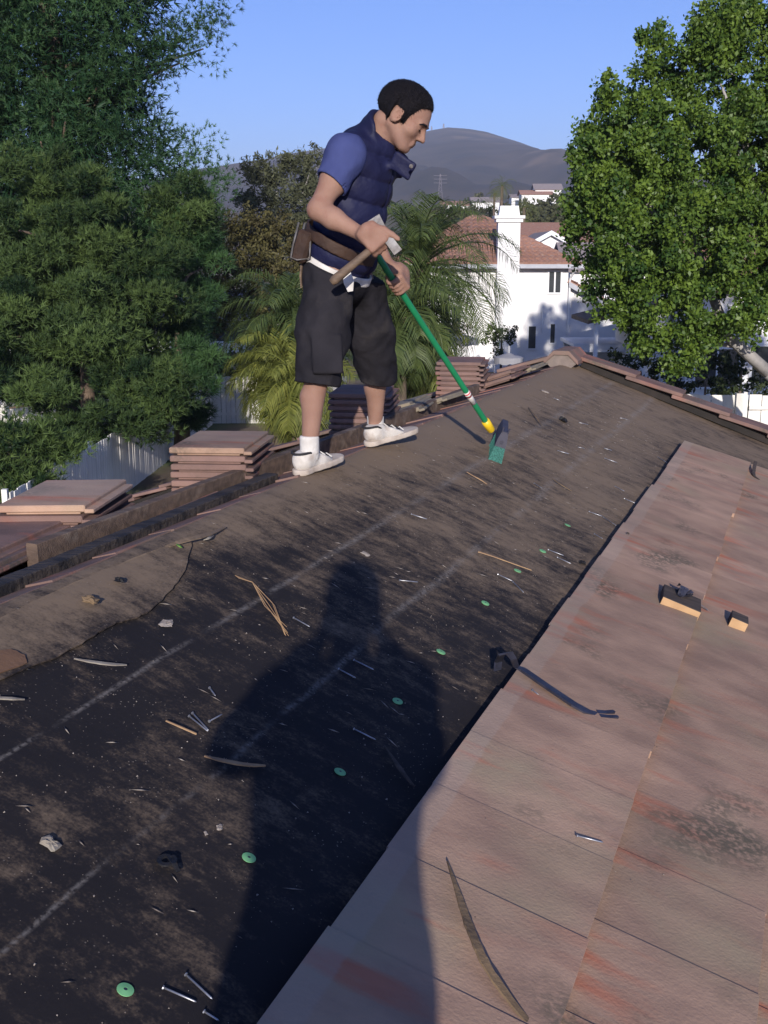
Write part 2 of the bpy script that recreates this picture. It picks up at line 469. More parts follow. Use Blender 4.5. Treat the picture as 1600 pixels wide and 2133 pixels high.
# roof deck under both slopes, gable wall, side walls
mb = MB()
for fr, sg in ((MR, -1), (ML, 1)):
    lo, hi = ((-4.5, -6.6, -.12), (UE - .03, 0, -.02)) if sg < 0 else ((-4.5, 0, -.15), (UE - .03, 6.6, -.05))
    mb.box(lo, hi, fr)
mb.build('roof_deck', M['brownwood'], house)
mb = MB()
e = 5.4; zt = R0[2] - .14; zb = zt - TAN * e
for uu in (-4.0, UE - .45):
    q = [R0 * [1, 1, 0] + U * uu + S * k for k in (-e, e)]
    pr = [(*q[0][:2], GZ), (*q[1][:2], GZ), (*q[1][:2], zb), (*(R0 + U * uu)[:2], zt), (*q[0][:2], zb)]
    pr2 = [tuple(np.array(v) + U * .15) for v in pr]
    mb.add(pr + pr2, [(0, 1, 2, 3, 4), (9, 8, 7, 6, 5)] + [(i, i + 5, (i + 1) % 5 + 5, (i + 1) % 5) for i in range(5)])
for k in (-e, e - .15):
    V, F = boxvf((-4 + .16, k, GZ), (UE - .46, k + .15, zb - .02))
    mb.add([tuple(R0 * [1, 1, 0] + U * v[0] + S * v[1] + np.array([0, 0, v[2]])) for v in V], F)
mb.build('wall', M['stucco'], house)

def rpf(u_, s_, h):
    sh = s_ / NL; return rp(u_, s_, h * .5 + (float(felt_z(u_, sh)) + TAN * sh) / NL)
# torn upper sheet of felt lying over the paper at the left
pl = [(-60, 1330), (60, 1262), (180, 1208), (300, 1160), (398, 1128), (396, 1150), (386, 1188), (368, 1222), (342, 1252), (312, 1282), (275, 1300), (240, 1308), (205, 1328), (165, 1352), (125, 1375), (70, 1396), (10, 1420), (-60, 1450)]
q = [onroof(*p) for p in pl]; q = [(u_, max(s_, .012)) for u_, s_ in q]
# dense outline so that the edge reads as cut paper
def dens(q, k=4):
    out = []
    for i in range(len(q)):
        a_, b_ = np.array(q[i]), np.array(q[(i + 1) % len(q)])
        for j in range(k):
            out.append(tuple(a_ + (b_ - a_) * j / k + RS.uniform(-.003, .003, 2)))
    return out
q = dens(q); n = len(q)
V = [rpf(u_, s_, .012) for u_, s_ in q] + [rpf(u_, s_, .017 + RS.uniform(0, .004)) for u_, s_ in q]
obj('felt_patch', V, [tuple(range(n, 2 * n))] + [(i, (i + 1) % n, n + (i + 1) % n, n + i) for i in range(n)], M['felt2'], house)
pl = [(-30, 1372), (20, 1366), (48, 1378), (54, 1392), (20, 1408), (-30, 1424)]
q = dens([onroof(*p) for p in pl], 3); n = len(q)
V = [rpf(u_, s_, .018) for u_, s_ in q] + [rpf(u_, s_, .024) for u_, s_ in q]
obj('felt_patch', V, [tuple(range(n, 2 * n))] + [(i, (i + 1) % n, n + (i + 1) % n, n + i) for i in range(n)], pmat('rusty_felt', (.20, .11, .06), (.14, .08, .05), .9, 6, .3), house)['label'] = 'rust brown scrap of felt'

# concrete roof tiles
TL, TW, TT = .44, .3066, .026
def tile_mesh(name, m, wdt=TW, ln=TL, th=TT):
    V, F = chamfer_box((0, -ln, 0), (wdt, 0, th), .0006)
    V = np.array(V, float)
    V[:, 2] += np.where((V[:, 1] < -ln + .02) & (V[:, 2] > th * .6), -.004, 0)
    return mesh(name, V, F, m)
tmeshes = [tile_mesh('roof_tile', M['tile'])]
tilt = math.atan2(.032, .355)
S0 = 1.157; EXP = .352
def add_tile(me, fr, u_, s_, h_, side, name='roof_tile', rz=0.0, ti=tilt):
    o = bpy.data.objects.new(name, me); C.objects.link(o)
    # local y runs up the slope on the right slope; the left slope uses a half turn
    L_ = Matrix.Translation((u_, -s_ if side > 0 else s_, h_)) @ (Matrix.Rotation(PI, 4, 'Z') if side < 0 else Matrix.Identity(4)) @ Matrix.Rotation(rz, 4, 'Z') @ Matrix.Rotation(-ti, 4, 'X') @ Matrix.Rotation(-.0115, 4, 'Y')
    place(o, fr @ L_, house)
    return o
ph = [2.70, 2.816, 2.8247, 2.70, 2.83]
for c in range(5):
    k0 = math.floor((8.52 - ph[c]) / .307)
    for k in range(k0, k0 - 28, -1):
        u_ = ph[c] + k * .307 - .307
        add_tile(tmeshes[0], MR, u_ + .0002 + rnd.uniform(-.0001, .0001), S0 + c * EXP + rnd.uniform(-.006, .006), .026 + rnd.uniform(-.0003, .0004), 1, rz=rnd.uniform(-.0008, .0008))
# courses beyond the frame, joined
mb = MB(); V0, F0 = chamfer_box((0, -TL, 0), (TW, 0, TT), .0035)
for c in range(5, 15):
    for k in range(40):
        L_ = MR @ Matrix.Translation((8.2 - k * .307 - (c % 2) * .15, -(S0 + c * EXP), .027)) @ Matrix.Rotation(-tilt, 4, 'X')
        mb.add([tuple(L_ @ Vector(v)) for v in V0], F0)
for c in range(4, 16):
    for k in range(44):
        L_ = ML @ Matrix.Translation((9.4 - k * .307 - (c % 2) * .15, (.085 + c * EXP), -.034)) @ Matrix.Rotation(PI, 4, 'Z') @ Matrix.Rotation(-tilt, 4, 'X')
        mb.add([tuple(L_ @ Vector(v)) for v in V0], F0)
mb.build('roof_tile_field', M['tile'], house)['kind'] = 'stuff'
# left slope: four courses as single tiles
lm = tile_mesh('roof_tile', M['tileB'])
for c in range(4):
    for k in range(30):
        u_ = 9.55 - k * .307 - (c % 2) * .15
        add_tile(lm, ML, u_, .018 + c * EXP + rnd.uniform(-.008, .008), -.030 + rnd.uniform(0, .005), -1, rz=rnd.uniform(-.012, .012))
# rake tiles along the far gable, lapped, on a dark batten
rm = MB(); V, F = chamfer_box((-.13, -.46, 0), (.13, 0, .028), .004); rm.add(V, F)
V, F = chamfer_box((.10, -.46, -.16), (.13, -.002, -.001), .003); rm.add(V, F)
rme = mesh('rake_tile', rm.V, rm.F, M['tileB'])
for side, fr in ((1, MR), (-1, ML)):
    for k in range(14):
        o = bpy.data.objects.new('rake_tile', rme); C.objects.link(o)
        sgn = -1 if side > 0 else 1
        L_ = Matrix.Translation((UE + .02, sgn * (.10 + k * .385), .062)) @ (Matrix.Identity(4) if side > 0 else Matrix.Scale(-1, 4, (1, 0, 0)) @ Matrix.Rotation(PI, 4, 'Z')) @ Matrix.Rotation(-.075, 4, 'X') @ Matrix.Rotation(rnd.uniform(-.012, .012), 4, 'Z')
        place(o, fr @ L_, house)
    mb = MB(); mb.box((UE - .075, -5.4 if side > 0 else .12, .012), (UE - .02, -.12 if side > 0 else 5.4, .058), fr)
    mb.build('rake_batten', M['darkgap'], house)
# ridge cap piece at the gable apex
mb = MB()
w_ = .135; d_ = w_ * TAN * 1.25
prof_ = [(-w_, -d_), (-w_ * .45, .012), (w_ * .45, .012), (w_, -d_), (w_, -d_ - .03), (w_ * .42, -.02), (-w_ * .42, -.02), (-w_, -d_ - .03)]
pts = []
for uu in (UE - .28, UE + .16):
    pts += [tuple(R0 + U * uu + S * x_ + np.array([0, 0, z_ + .095])) for x_, z_ in prof_]
mb.add(pts, [(0, 1, 6, 7), (1, 2, 5, 6), (2, 3, 4, 5), (15, 14, 9, 8), (14, 13, 10, 9), (13, 12, 11, 10)] + [(i, i + 8, (i + 1) % 8 + 8, (i + 1) % 8) for i in range(8)])
mb.build('ridge_cap', M['tileB'], house)
mb = MB(); pts = []
for uu in (UE - .265, UE + .14):
    pts += [tuple(R0 + U * uu + S * x_ + np.array([0, 0, z_ + .094])) for x_, z_ in ((-w_ + .01, -d_ - .02), (-w_ * .42, -.022), (w_ * .42, -.022), (w_ - .01, -d_ - .02), (w_ * .6, -.12), (-w_ * .6, -.12))]
mb.add(pts, [(5, 4, 3, 2, 1, 0), (6, 7, 8, 9, 10, 11)] + [(i, (i + 1) % 6, (i + 1) % 6 + 6, i + 6) for i in range(6)])
mb.build('mortar_bed', pmat('mortar_bed', (.24, .19, .16), (.16, .13, .11), .95, 12, .5, 50), house)

# ------------------------------------------------------------------ timbers and loose tiles lying over the ridge
def lp(u_, s_, h_): return R0 + U * u_ + LD * s_ + NLF * h_
def timber(name, u0, u1, s0, z0, ht, wd, m, label, seg=26, rough=.0, s1=None, z1=None):
    "timber along the ridge: s to the left of the ridge line, z of its underside measured from the ridge"
    s1 = s0 if s1 is None else s1; z1 = z0 if z1 is None else z1
    V = []; F = []
    for i in range(seg + 1):
        k = i / seg; uu = u0 + (u1 - u0) * k; s_ = s0 + (s1 - s0) * k; z_ = z0 + (z1 - z0) * k
        c = R0 + U * uu
        j = lambda: RS.uniform(-rough, rough)
        b_ = .003
        for (ds, dz) in ((0, b_), (b_, 0), (wd - b_, 0), (wd, b_), (wd, ht - b_), (wd - b_, ht), (b_, ht), (0, ht - b_)):
            V.append(c - S * (s_ + ds + j()) + np.array([0, 0, z_ + dz + j()]))
    for i in range(seg):
        for k in range(8):
            F.append((i * 8 + k, i * 8 + (k + 1) % 8, i * 8 + 8 + (k + 1) % 8, i * 8 + 8 + k))
    F.append(tuple(range(8))[::-1]); F.append(tuple(seg * 8 + k for k in range(8)))
    V = np.array(V); o = obj(name, V, F, m, loc=V.mean(0))
    return o
o = timber('timber', 3.31, 7.93, .22, -.058, .085, .04, M['beam'], '', rough=.0012, z1=-.085)
tag(o, 'long weathered brown timber lying along the ridge behind the man\'s feet', 'timber')
o = timber('timber', 2.6, 4.66, .105, -.044, .042, .055, M['mastic'], '', seg=120, rough=.0011)
tag(o, 'shorter board caked with black mastic beside the long timber', 'timber')
ordn = ['topmost', 'second', 'third', 'fourth', 'fifth', 'sixth', 'seventh', 'eighth', 'ninth', 'tenth']
stack_me = {}
def ribbed_tile(m, wd, ln):
    "concrete tile seen edge-on: body with an interlocking lip on one side and a nib under the head"
    mb = MB(); V, F = chamfer_box((-wd / 2, -ln / 2, .004), (wd / 2 - .03, ln / 2, .028), .004); mb.add(V, F)
    V, F = chamfer_box((wd / 2 - .034, -ln / 2, 0), (wd / 2, ln / 2 - .02, .014), .003); mb.add(V, F)
    V, F = chamfer_box((-wd / 2 + .03, -ln / 2 + .01, -.004), (wd / 2 - .05, -ln / 2 + .035, .005), .002); mb.add(V, F)
    V, F = chamfer_box((-wd / 2 + .03, ln / 2 - .035, -.004), (wd / 2 - .05, ln / 2 - .01, .005), .002); mb.add(V, F)
    return mesh('stacked_tile', mb.V, mb.F, m)
st1 = ribbed_tile(M['tileB'], .335, .44); st2 = ribbed_tile(M['tile'], .335, .44); st3 = ribbed_tile(M['tilem'], .335, .44)
def stack(cx, cy, ztop, n, az, where, group, me=st1, top=None, pitch=.0335, tx=0.0, ty=0.0):
    for k in range(n):
        m_ = top if (k == 0 and top) else me
        o = bpy.data.objects.new('stacked_tile', m_); C.objects.link(o)
        o.matrix_basis = Matrix.Translation((cx + rnd.uniform(-.007, .007), cy + rnd.uniform(-.01, .01), ztop - .028 - k * pitch)) @ Matrix.Rotation(-az + rnd.uniform(-.02, .02), 4, 'Z') @ Matrix.Rotation(ty, 4, 'Y') @ Matrix.Rotation(tx, 4, 'X')
        tag(o, ('topmost brown concrete tile of ' if k == 0 else 'bottom brown concrete tile of ' if k == n - 1 else ordn[k] + ' tile from the top in ') + where, 'roof tile', group)
stack(-1.10, 3.83, -.815, 7, rad(6), 'the low wide stack at the left edge', 'tiles stacked on the far slope', top=st2, ty=-.03)
stack(-1.24, 3.44, -.868, 5, rad(14), 'the lowest stack, cut by the left edge', 'tiles stacked on the far slope', top=st1, ty=-.04)
stack(-.66, 4.60, -.752, 9, rad(6), 'the stack left of the man\'s front leg', 'tiles stacked on the far slope', top=st2, ty=-.01)
stack(-.10, 6.20, -.738, 10, rad(8), 'the shaded stack behind the man\'s legs', 'tiles stacked on the far slope')
stack(.56, 7.95, -.735, 10, rad(10), 'the stack beyond the broom handle', 'tiles stacked on the far slope')
def loose(P_, az, me, label, tx=0, ty=0):
    o = bpy.data.objects.new('loose_tile', me); C.objects.link(o)
    o.matrix_basis = Matrix.Translation([float(v) for v in P_]) @ Matrix.Rotation(-az, 4, 'Z') @ Matrix.Rotation(ty, 4, 'Y') @ Matrix.Rotation(tx, 4, 'X')
    tag(o, label, 'roof tile', 'loose tiles on the far slope')
loose(lp(6.85, .36, 0.070), rad(12), st3, 'loose mossy tile lying flat just right of the shaded stack', ty=-.3)
loose(lp(7.25, .30, 0.055), rad(24), st3, 'mossy tile lying between the two far stacks', ty=-.34)
loose(lp(7.15, .50, 0.105), rad(16), st3, 'mossy tile half hidden on top of others between the far stacks', ty=-.3)
loose(lp(8.45, .22, 0.040), rad(18), st1, 'loose tile leaning near the ridge right of the farthest stack', ty=-.33)
loose(lp(8.62, .24, 0.070), rad(22), st1, 'upper one of two lapped tiles right of the farthest stack', ty=-.33)
loose(lp(9.0, .20, 0.040), rad(20), st3, 'mossy tile next to the gable cap', ty=-.33)
loose(lp(5.15, .44, 0.045), rad(15), st2, 'flat tile lying just left of the man\'s legs behind the timber', ty=-.3)
loose(lp(4.15, .36, 0.040), rad(19), st1, 'flat tile under the left end of the stacks behind the timber', ty=-.34)
loose(lp(3.35, .42, 0.075), rad(14), st1, 'loose tile at the left edge beside the near end of the timber', ty=-.3)

# ------------------------------------------------------------------ fences
def fence(P0, P1, bw, hgt, gap, label, post=2.4, name='fence', rails=True, zoff=0.0):
    P0 = np.array(P0, float); P1 = np.array(P1, float); d = P1 - P0; Ln = float(np.hypot(d[0], d[1])); d2 = d / Ln
    side = np.array([d2[1], -d2[0], 0])
    if side[1] > 0: side = -side
    root = thing(name, (P0[0], P0[1], GZ), label, 'fence')
    n = int(Ln / bw)
    V, F = chamfer_box((0, -.01, 0), (bw - gap, .01, hgt), .003)
    V = np.array(V); top = V[:, 2] > hgt * .5
    V[top & (V[:, 0] < .02), 2] -= .025; V[top & (V[:, 0] > bw - gap - .02), 2] -= .025
    me = mesh('board', V, F, M['fence'])
    for k in range(n):
        o = bpy.data.objects.new('board', me); C.objects.link(o); o.parent = root
        o.matrix_basis = Matrix.Translation((float(d2[0] * k * bw), float(d2[1] * k * bw), rnd.uniform(-.02, .015))) @ Matrix.Rotation(math.atan2(d2[1], d2[0]), 4, 'Z') @ Matrix.Rotation(rnd.uniform(-.008, .008), 4, 'Y') @ Matrix.Rotation(rnd.uniform(-.012, .012), 4, 'X')
    k = 0.0
    while k < Ln:
        c = P0 + d2 * k - side * .08
        MB().box((c[0] - .045, c[1] - .045, GZ), (c[0] + .045, c[1] + .045, GZ + hgt + .03)).build('post', M['fence'], root); k += post
    if rails:
        for z_ in (.28, hgt - .22):
            a_ = P0 - side * .012; mb = MB()
            V, F = boxvf((0, -.0, z_), (Ln, .035, z_ + .085))
            mb.add([tuple(np.array([a_[0], a_[1], GZ]) + d2 * v[0] - side * v[1] + np.array([0, 0, v[2]])) for v in V], F)
            mb.build('rail', M['fence'], root)
    return root
fence((-15, 36, 0), (-1.2, 36.0, 0), .155, 1.55, .012, 'white board fence standing across the yard behind the palms')
fence((-6.2, 18.2, 0), (-5.5, 35.8, 0), .155, 1.55, .012, 'white board fence running back along the yard under the pine')
fr_ = fence((6.6, 28.0, 0), (16.0, 27.4, 0), .31, 1.98, .01, 'white board fence at the right behind the roof\'s gable', rails=False)
mb = MB(); mb.box((9.05, 27.70, GZ + 1.60), (12.9, 27.74, GZ + 1.68)); mb.build('rail', M['fence'], fr_)
MB().box((8.72, 27.70, GZ), (8.90, 27.77, GZ + 2.0)).build('post', M['fence'], fr_)

# ------------------------------------------------------------------ foliage
def leafquads(Cn, size, aspect=.5, up=None, jitter=.35, bend=0):
    "diamond leaves at centres Cn with random directions"
    N = len(Cn)
    d = RS.normal(size=(N, 3))
    if up is not None: d += np.asarray(up)
    d /= np.linalg.norm(d, axis=1, keepdims=True)
    e = RS.normal(size=(N, 3)); e -= d * (e * d).sum(1, keepdims=True); e /= np.linalg.norm(e, axis=1, keepdims=True)
    s = (size * RS.uniform(1 - jitter, 1 + jitter, N))[:, None]
    V = np.stack([Cn - d * s * .5, Cn + e * s * aspect * .5 + d * s * .05, Cn + d * s * .5, Cn - e * s * aspect * .5 + d * s * .05], 1).reshape(-1, 3)
    F = np.arange(N * 4).reshape(N, 4)
    return V, F
def needles(Cn, D_, n, ln, wd, spread=.75):
    "tufts: n needles from every centre, fanned about direction D_"
    N = len(Cn)
    c = np.repeat(Cn, n, 0); d = np.repeat(D_, n, 0) + RS.normal(size=(N * n, 3)) * spread
    d /= np.linalg.norm(d, axis=1, keepdims=True)
    e = np.cross(d, RS.normal(size=(N * n, 3))); e /= np.linalg.norm(e, axis=1, keepdims=True)
    l_ = (ln * RS.uniform(.6, 1.15, N * n))[:, None]
    V = np.stack([c + e * wd * .5, c - e * wd * .5, c + d * l_], 1).reshape(-1, 3)
    return V, np.arange(N * n * 3).reshape(-1, 3)
def clumps(cent, rads, n, shell=.55):
    "n points in every ellipsoidal clump, mostly near its surface"
    cent = np.asarray(cent, float); rads = np.asarray(rads, float)
    if rads.ndim == 1: rads = rads[:, None] * np.ones((1, 3))
    d = RS.normal(size=(len(cent), n, 3)); d /= np.linalg.norm(d, axis=2, keepdims=True)
    r = (shell + (1 - shell) * RS.rand(len(cent), n, 1)) * RS.uniform(.75, 1.12, (len(cent), n, 1))
    return (cent[:, None] + d * r * rads[:, None]).reshape(-1, 3), d.reshape(-1, 3)
def tree(name, base, label, cat, trunkpts, trunkr, limbs, bark):
    root = thing(name, base, label, cat)
    MB().tube(trunkpts, trunkr, 10).build('trunk', bark, root, smooth=True)
    for p, r_ in limbs:
        MB().tube(p, r_, 6).build('branch', bark, root, smooth=True)
    return root
# tall pine at the left
px, py = -9.0, 32.0
tp = [(px, py, GZ - .1), (px + .08, py, GZ + 3), (px - .08, py + .1, -1), (px + .15, py, 4), (px, py, 9.5), (px, py, 15.5)]
cent = []; rr = []; limbs = []
for k in range(330):
    z_ = -4.2 + 19.5 * ((k + rnd.random()) / 330)
    th = k * 2.39996 + rnd.uniform(-.3, .3)
    R_ = 4.3 * (1.0 if z_ < 9 else max(.15, (16.5 - z_) / 7.5)) * rnd.uniform(.78, 1.08) * (.84 + .16 * math.sin(z_ * 1.5))
    tip = np.array([px + R_ * math.cos(th), py + R_ * .85 * math.sin(th), z_ + .8])
    if k % 2 == 0 and k < 260: limbs.append(([(px, py, z_ - .5), ((px + tip[0]) / 2, (py + tip[1]) / 2, z_ - .05), tuple(tip - [0, 0, .1])], [.10, .065, .02]))
    for q in range(6):
        f = (1.0, .93, .76, .55, .85, .35)[q]
        c = np.array([px, py, z_ - .4]) * (1 - f) + tip * f + RS.normal(size=3) * [.32, .32, .22]
        cent.append(c); rr.append(rnd.uniform(.55, .92) * (1 if q < 3 else .85))
rr = np.array(rr)[:, None] * np.array([1.05, 1.05, .85])
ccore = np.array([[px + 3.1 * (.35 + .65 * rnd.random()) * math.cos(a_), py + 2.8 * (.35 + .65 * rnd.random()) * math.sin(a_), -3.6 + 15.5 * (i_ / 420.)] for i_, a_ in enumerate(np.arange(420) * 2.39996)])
pts, dr = clumps(cent, rr, 34, .35)
root = tree('pine_tree', (px, py, GZ), 'tall dark green pine filling the upper left of the picture', 'tree', tp, [.45, .40, .36, .3, .2, .05], limbs[::4], M['bark'])
Vn, Fn = needles(pts, dr * .7 + [0, 0, .25], 13, .155, .020, .65)
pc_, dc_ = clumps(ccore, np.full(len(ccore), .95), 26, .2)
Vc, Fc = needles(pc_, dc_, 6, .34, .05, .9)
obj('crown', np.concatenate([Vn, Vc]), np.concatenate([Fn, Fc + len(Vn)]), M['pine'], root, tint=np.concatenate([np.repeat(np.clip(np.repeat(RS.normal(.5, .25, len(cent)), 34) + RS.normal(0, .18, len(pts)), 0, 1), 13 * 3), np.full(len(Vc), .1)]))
# olive green cypress-like conifer in front, its boughs reaching down to the roof
def conifer(name, base, label, lobes, lobe_n, m, mat_bark, ln=.105, wd=.016, per=12, sub=78, subr=(.20, .40), upb=.9):
    cents = []; rads = []
    for (c, r) in lobes:
        k = int(lobe_n * (r[0] * r[2]) ** .5 / .7)
        d = RS.normal(size=(k, 3)); d /= np.linalg.norm(d, axis=1, keepdims=True)
        p = np.asarray(c) + d * np.asarray(r) * RS.uniform(.70, 1.12, (k, 1))
        cents += list(p); rads += list(RS.uniform(*subr, k))
    pts, dr = clumps(cents, np.array(rads)[:, None] * [1.05, 1.05, .62], sub, .35)
    root = thing(name, base, label, 'tree')
    b = np.array(base); top = max(c[2] for c, r in lobes)
    MB().tube([b - [0, 0, .1], b + [.05, 0, 1.5], [b[0], b[1], b[2] + (top - b[2]) * .55]], [.24, .20, .06], 9).build('trunk', mat_bark, root, smooth=True)
    for (c, r) in lobes[::4]:
        c = np.asarray(c); MB().tube([(b[0], b[1], c[2] - .7), tuple((np.array([b[0], b[1], c[2] - .3]) + c) / 2), tuple(c)], [.06, .045, .02], 6).build('branch', mat_bark, root, smooth=True)
    Vn, Fn = needles(pts, dr * .6 + [0, 0, upb * .5], per, ln, wd, .5)
    t_ = np.repeat(np.clip(RS.normal(.5, .27, len(cents)), 0, 1), sub); t_ = np.clip(t_ + RS.normal(0, .18, len(t_)), 0, 1)
    obj('crown', Vn, Fn, m, root, tint=np.repeat(t_, per * 3))
    return root
lob = []
for (x_, y_, Y_, rx, rz) in [(40, 480, 15.5, .55, 1.0), (190, 470, 15.8, .42, .8), (225, 640, 15.6, .75, .75), (95, 640, 15.0, .75, .75), (10, 700, 15, .7, .7), (310, 600, 16.4, .55, .75), (160, 780, 15.2, .85, .62),
                             (300, 770, 16, .62, .55), (20, 850, 15, .85, .62), (190, 885, 15.3, .75, .42), (318, 845, 15.8, .42, .40), (60, 960, 14.8, .50, .42), (-60, 960, 14.6, .6, .6), (0, 580, 16, .6, .9), (110, 390, 16.6, .3, .6), (-80, 760, 15, .7, .8),
                             (150, 560, 16.3, .6, .8), (370, 420, 17.5, .35, .4), (10, 1000, 14.5, .5, .3)]:
    DJ = (27.0 if y_ < 720 else 25.0 if y_ < 900 else 21.0) + (Y_ - 15.5) * 1.5; kj = DJ / 15.5
    lob.append((at(x_, y_, DJ), (rx * kj, rx * kj, rz * kj)))
conifer('juniper_tree', (-7.6, 28.6, GZ), 'olive green conifer in front of the pine at the left edge', lob, 10, M['juniper'], M['bark'], ln=.17, wd=.022, per=11, sub=110, subr=(.36, .68))
lob = [(at(x_, y_, Y_ * 1.6), (rx * 1.6, rx * 1.6, rz * 1.6)) for (x_, y_, Y_, rx, rz) in [(395, 760, 18.5, .36, .40), (375, 835, 18.3, .42, .42), (400, 690, 18.6, .3, .3), (345, 800, 18.5, .4, .4), (420, 560, 19.2, .36, .7), (365, 560, 19, .45, .7), (400, 470, 19.5, .42, .5)]]
conifer('young_pine', (-5.4, 29.6, GZ), 'small bright green pine overlapping the white fence', lob, 14, M['pine'], M['bark'], ln=.26, wd=.018, per=12, sub=60, subr=(.30, .5))

def broadleaf(name, base, label, lobes, m, bark, leaf, aspect, nclump, nleaf, subr, trunkpts, trunkr, limbs=(), cat='tree', shell=.8, up=None):
    cents = []; rads = []
    for (c, r) in lobes:
        r = np.asarray(r, float); k = int(nclump * (r.prod()) ** (2 / 3.) / .8) + 4
        d = RS.normal(size=(k, 3)); d /= np.linalg.norm(d, axis=1, keepdims=True)
        p = np.asarray(c) + d * r * RS.uniform(shell - .12, 1.06, (k, 1))
        cents += list(p); rads += list(RS.uniform(*subr, k))
    pts, dr = clumps(cents, np.array(rads), nleaf, .3)
    root = thing(name, base, label, cat)
    if trunkpts is not None:
        MB().tube(trunkpts, trunkr, 10).build('trunk', bark, root, smooth=True)
    for p, r_ in limbs:
        MB().tube(p, r_, 7).build('branch', bark, root, smooth=True)
    Vn, Fn = leafquads(pts, leaf, aspect, up)
    t_ = np.repeat(np.clip(RS.normal(.5, .2, len(cents)), 0, 1), nleaf); t_ = np.clip(t_ + RS.normal(0, .2, len(t_)), 0, 1)
    obj('crown', Vn, Fn, m, root, tint=np.repeat(t_, 4))
    return root
# glossy ficus at the right
lob = []
FD = 24.0; FK = FD / 22.0
for (x_, y_, dy, rx, rz) in [(1268, 275, 0, .36, .75), (1232, 350, -.6, .38, .7), (1345, 235, .5, .38, .85), (1300, 400, -.7, .62, 1.05), (1390, 210, 1.2, .36, .7), (1440, 145, .8, .36, .7), (1378, 330, -.4, .6, 1.1),
                              (1500, 200, .2, .62, 1.2), (1560, 120, .6, .55, 1.25), (1470, 350, -.8, .7, 1.1), (1570, 330, -.3, .75, 1.2), (1235, 470, -.2, .52, .7), (1330, 520, -1.1, .8, .8), (1450, 520, -1.4, .85, .95), (1570, 520, -1.0, .85, 1.0),
                              (1275, 600, -.6, .52, .55), (1385, 640, -1.3, .75, .62), (1500, 640, -1.2, .75, .55), (1590, 640, -.8, .6, .6), (1345, 700, -1.0, .42, .30), (1415, 725, -1.2, .40, .36), (1460, 700, -1.0, .4, .3), (1650, 300, .5, .9, 1.8), (1660, 550, 0, .8, 1.2), (1630, 40, 1.2, .7, 1.0), (1720, 250, 0, 1.2, 1.8), (1740, 520, 0, 1.2, 1.4), (1850, 150, .5, 1.5, 2.0), (1880, 450, 0, 1.5, 1.6), (2020, 300, 0, 1.5, 1.9), (2000, 550, .3, 1.2, 1.2), (2150, 420, 0, 1.3, 1.6), (1730, 20, .5, 1.0, 1.6), (1530, 20, 1.5, .4, .7),  # lobes past the right edge are unseen, added to shade the house behind
                              (1310, 330, 1.5, .5, 1.2), (1480, 80, 1.6, .4, .7), (1240, 300, 1.2, .35, .6), (1290, 470, 1.4, .9, 1.4), (1450, 450, 1.6, 1.2, 1.8), (1420, 750, -1.1, .3, .25), (1310, 655, -.8, .4, .35), (1268, 208, 0, .17, .5), (1342, 125, .3, .2, .6), (1376, 100, .6, .17, .5), (1440, 85, .5, .22, .5), (1502, 50, .2, .22, .6), (1222, 300, 0, .17, .4), (1212, 365, -.3, .17, .4), (1186, 455, -.2, .25, .35)]:
    lob.append((at(x_, y_, FD + dy * FK), (rx * FK, rx * FK, rz * FK)))
tb = (10.2, 24.0, GZ)
f1 = at(1600, 775, 24.0); f2 = at(1545, 725, 23.8); f3 = at(1515, 700, 23.7); f4 = at(1465, 560, 24.0); f5 = at(1400, 330, 24.4)
limbs = [([tuple(at(1600, 775, 24.0)), tuple(f2), tuple(f3), tuple(f4), tuple(f5)], [.14, .13, .12, .09, .03]),
         ([tuple(f2 + [0, 0, .02]), tuple(at(1500, 717, 23.9)), tuple(at(1470, 722, 24.0))], [.06, .045, .03]),
         ([tuple(at(1640, 800, 24.0)), tuple(at(1590, 500, 24.3)), tuple(at(1545, 260, 24.5)), tuple(at(1520, 120, 24.5))], [.14, .11, .07, .03]),
         ([tuple(at(1590, 500, 24.3)), tuple(at(1600, 330, 24.5)), tuple(at(1610, 100, 24.6))], [.09, .06, .03]),
         ([tuple(f4), tuple(at(1380, 470, 24.2)), tuple(at(1285, 330, 24.3))], [.08, .06, .02]), ([tuple(at(1545, 400, 24.3)), tuple(at(1530, 250, 24.0)), tuple(at(1500, 170, 24.0))], [.05, .045, .02])]
broadleaf('ficus_tree', tb, 'big glossy green ficus with pale grey limbs at the right', lob, M['ficus'], M['greybark'], .095, .6, 60, 92, (.16, .33),
          [tb, (9.8, 24, GZ + 1.2), tuple(at(1640, 800, 24)), tuple(at(1600, 775, 24))], [.26, .22, .2, .15], limbs, up=(0, -.25, .35))
# eucalyptus rising behind the man
lob = [(at(x_, y_, Y_), (rx, rx, rz)) for (x_, y_, Y_, rx, rz) in [(545, 355, 60, 1.0, 1.0), (600, 350, 61, .9, .9), (520, 440, 60, .9, 1.5), (585, 420, 60, 1.2, 1.2), (650, 345, 63, .7, 1.1), (640, 400, 62, 1.1, 1.0), (560, 500, 60, 1.6, 1.2), (640, 480, 61, 1.5, 1.3), (690, 380, 63, .9, 1.2)]]
broadleaf('eucalyptus_tree', (-5.6, 60.5, GZ), 'grey green eucalyptus rising against the sky left of the man', lob, M['euc'], M['greybark'], .24, .3, 26, 44, (.25, .5),
          [(-5.6, 60.5, GZ - .1), (-5.5, 60.5, -1), tuple(at(575, 380, 60.5))], [.3, .22, .05], [([(-5.5, 60.5, -1), tuple(at(645, 360, 62))], [.14, .03]), ([(-5.5, 60.5, -1.5), tuple(at(520, 420, 60))], [.12, .03])], shell=.5)
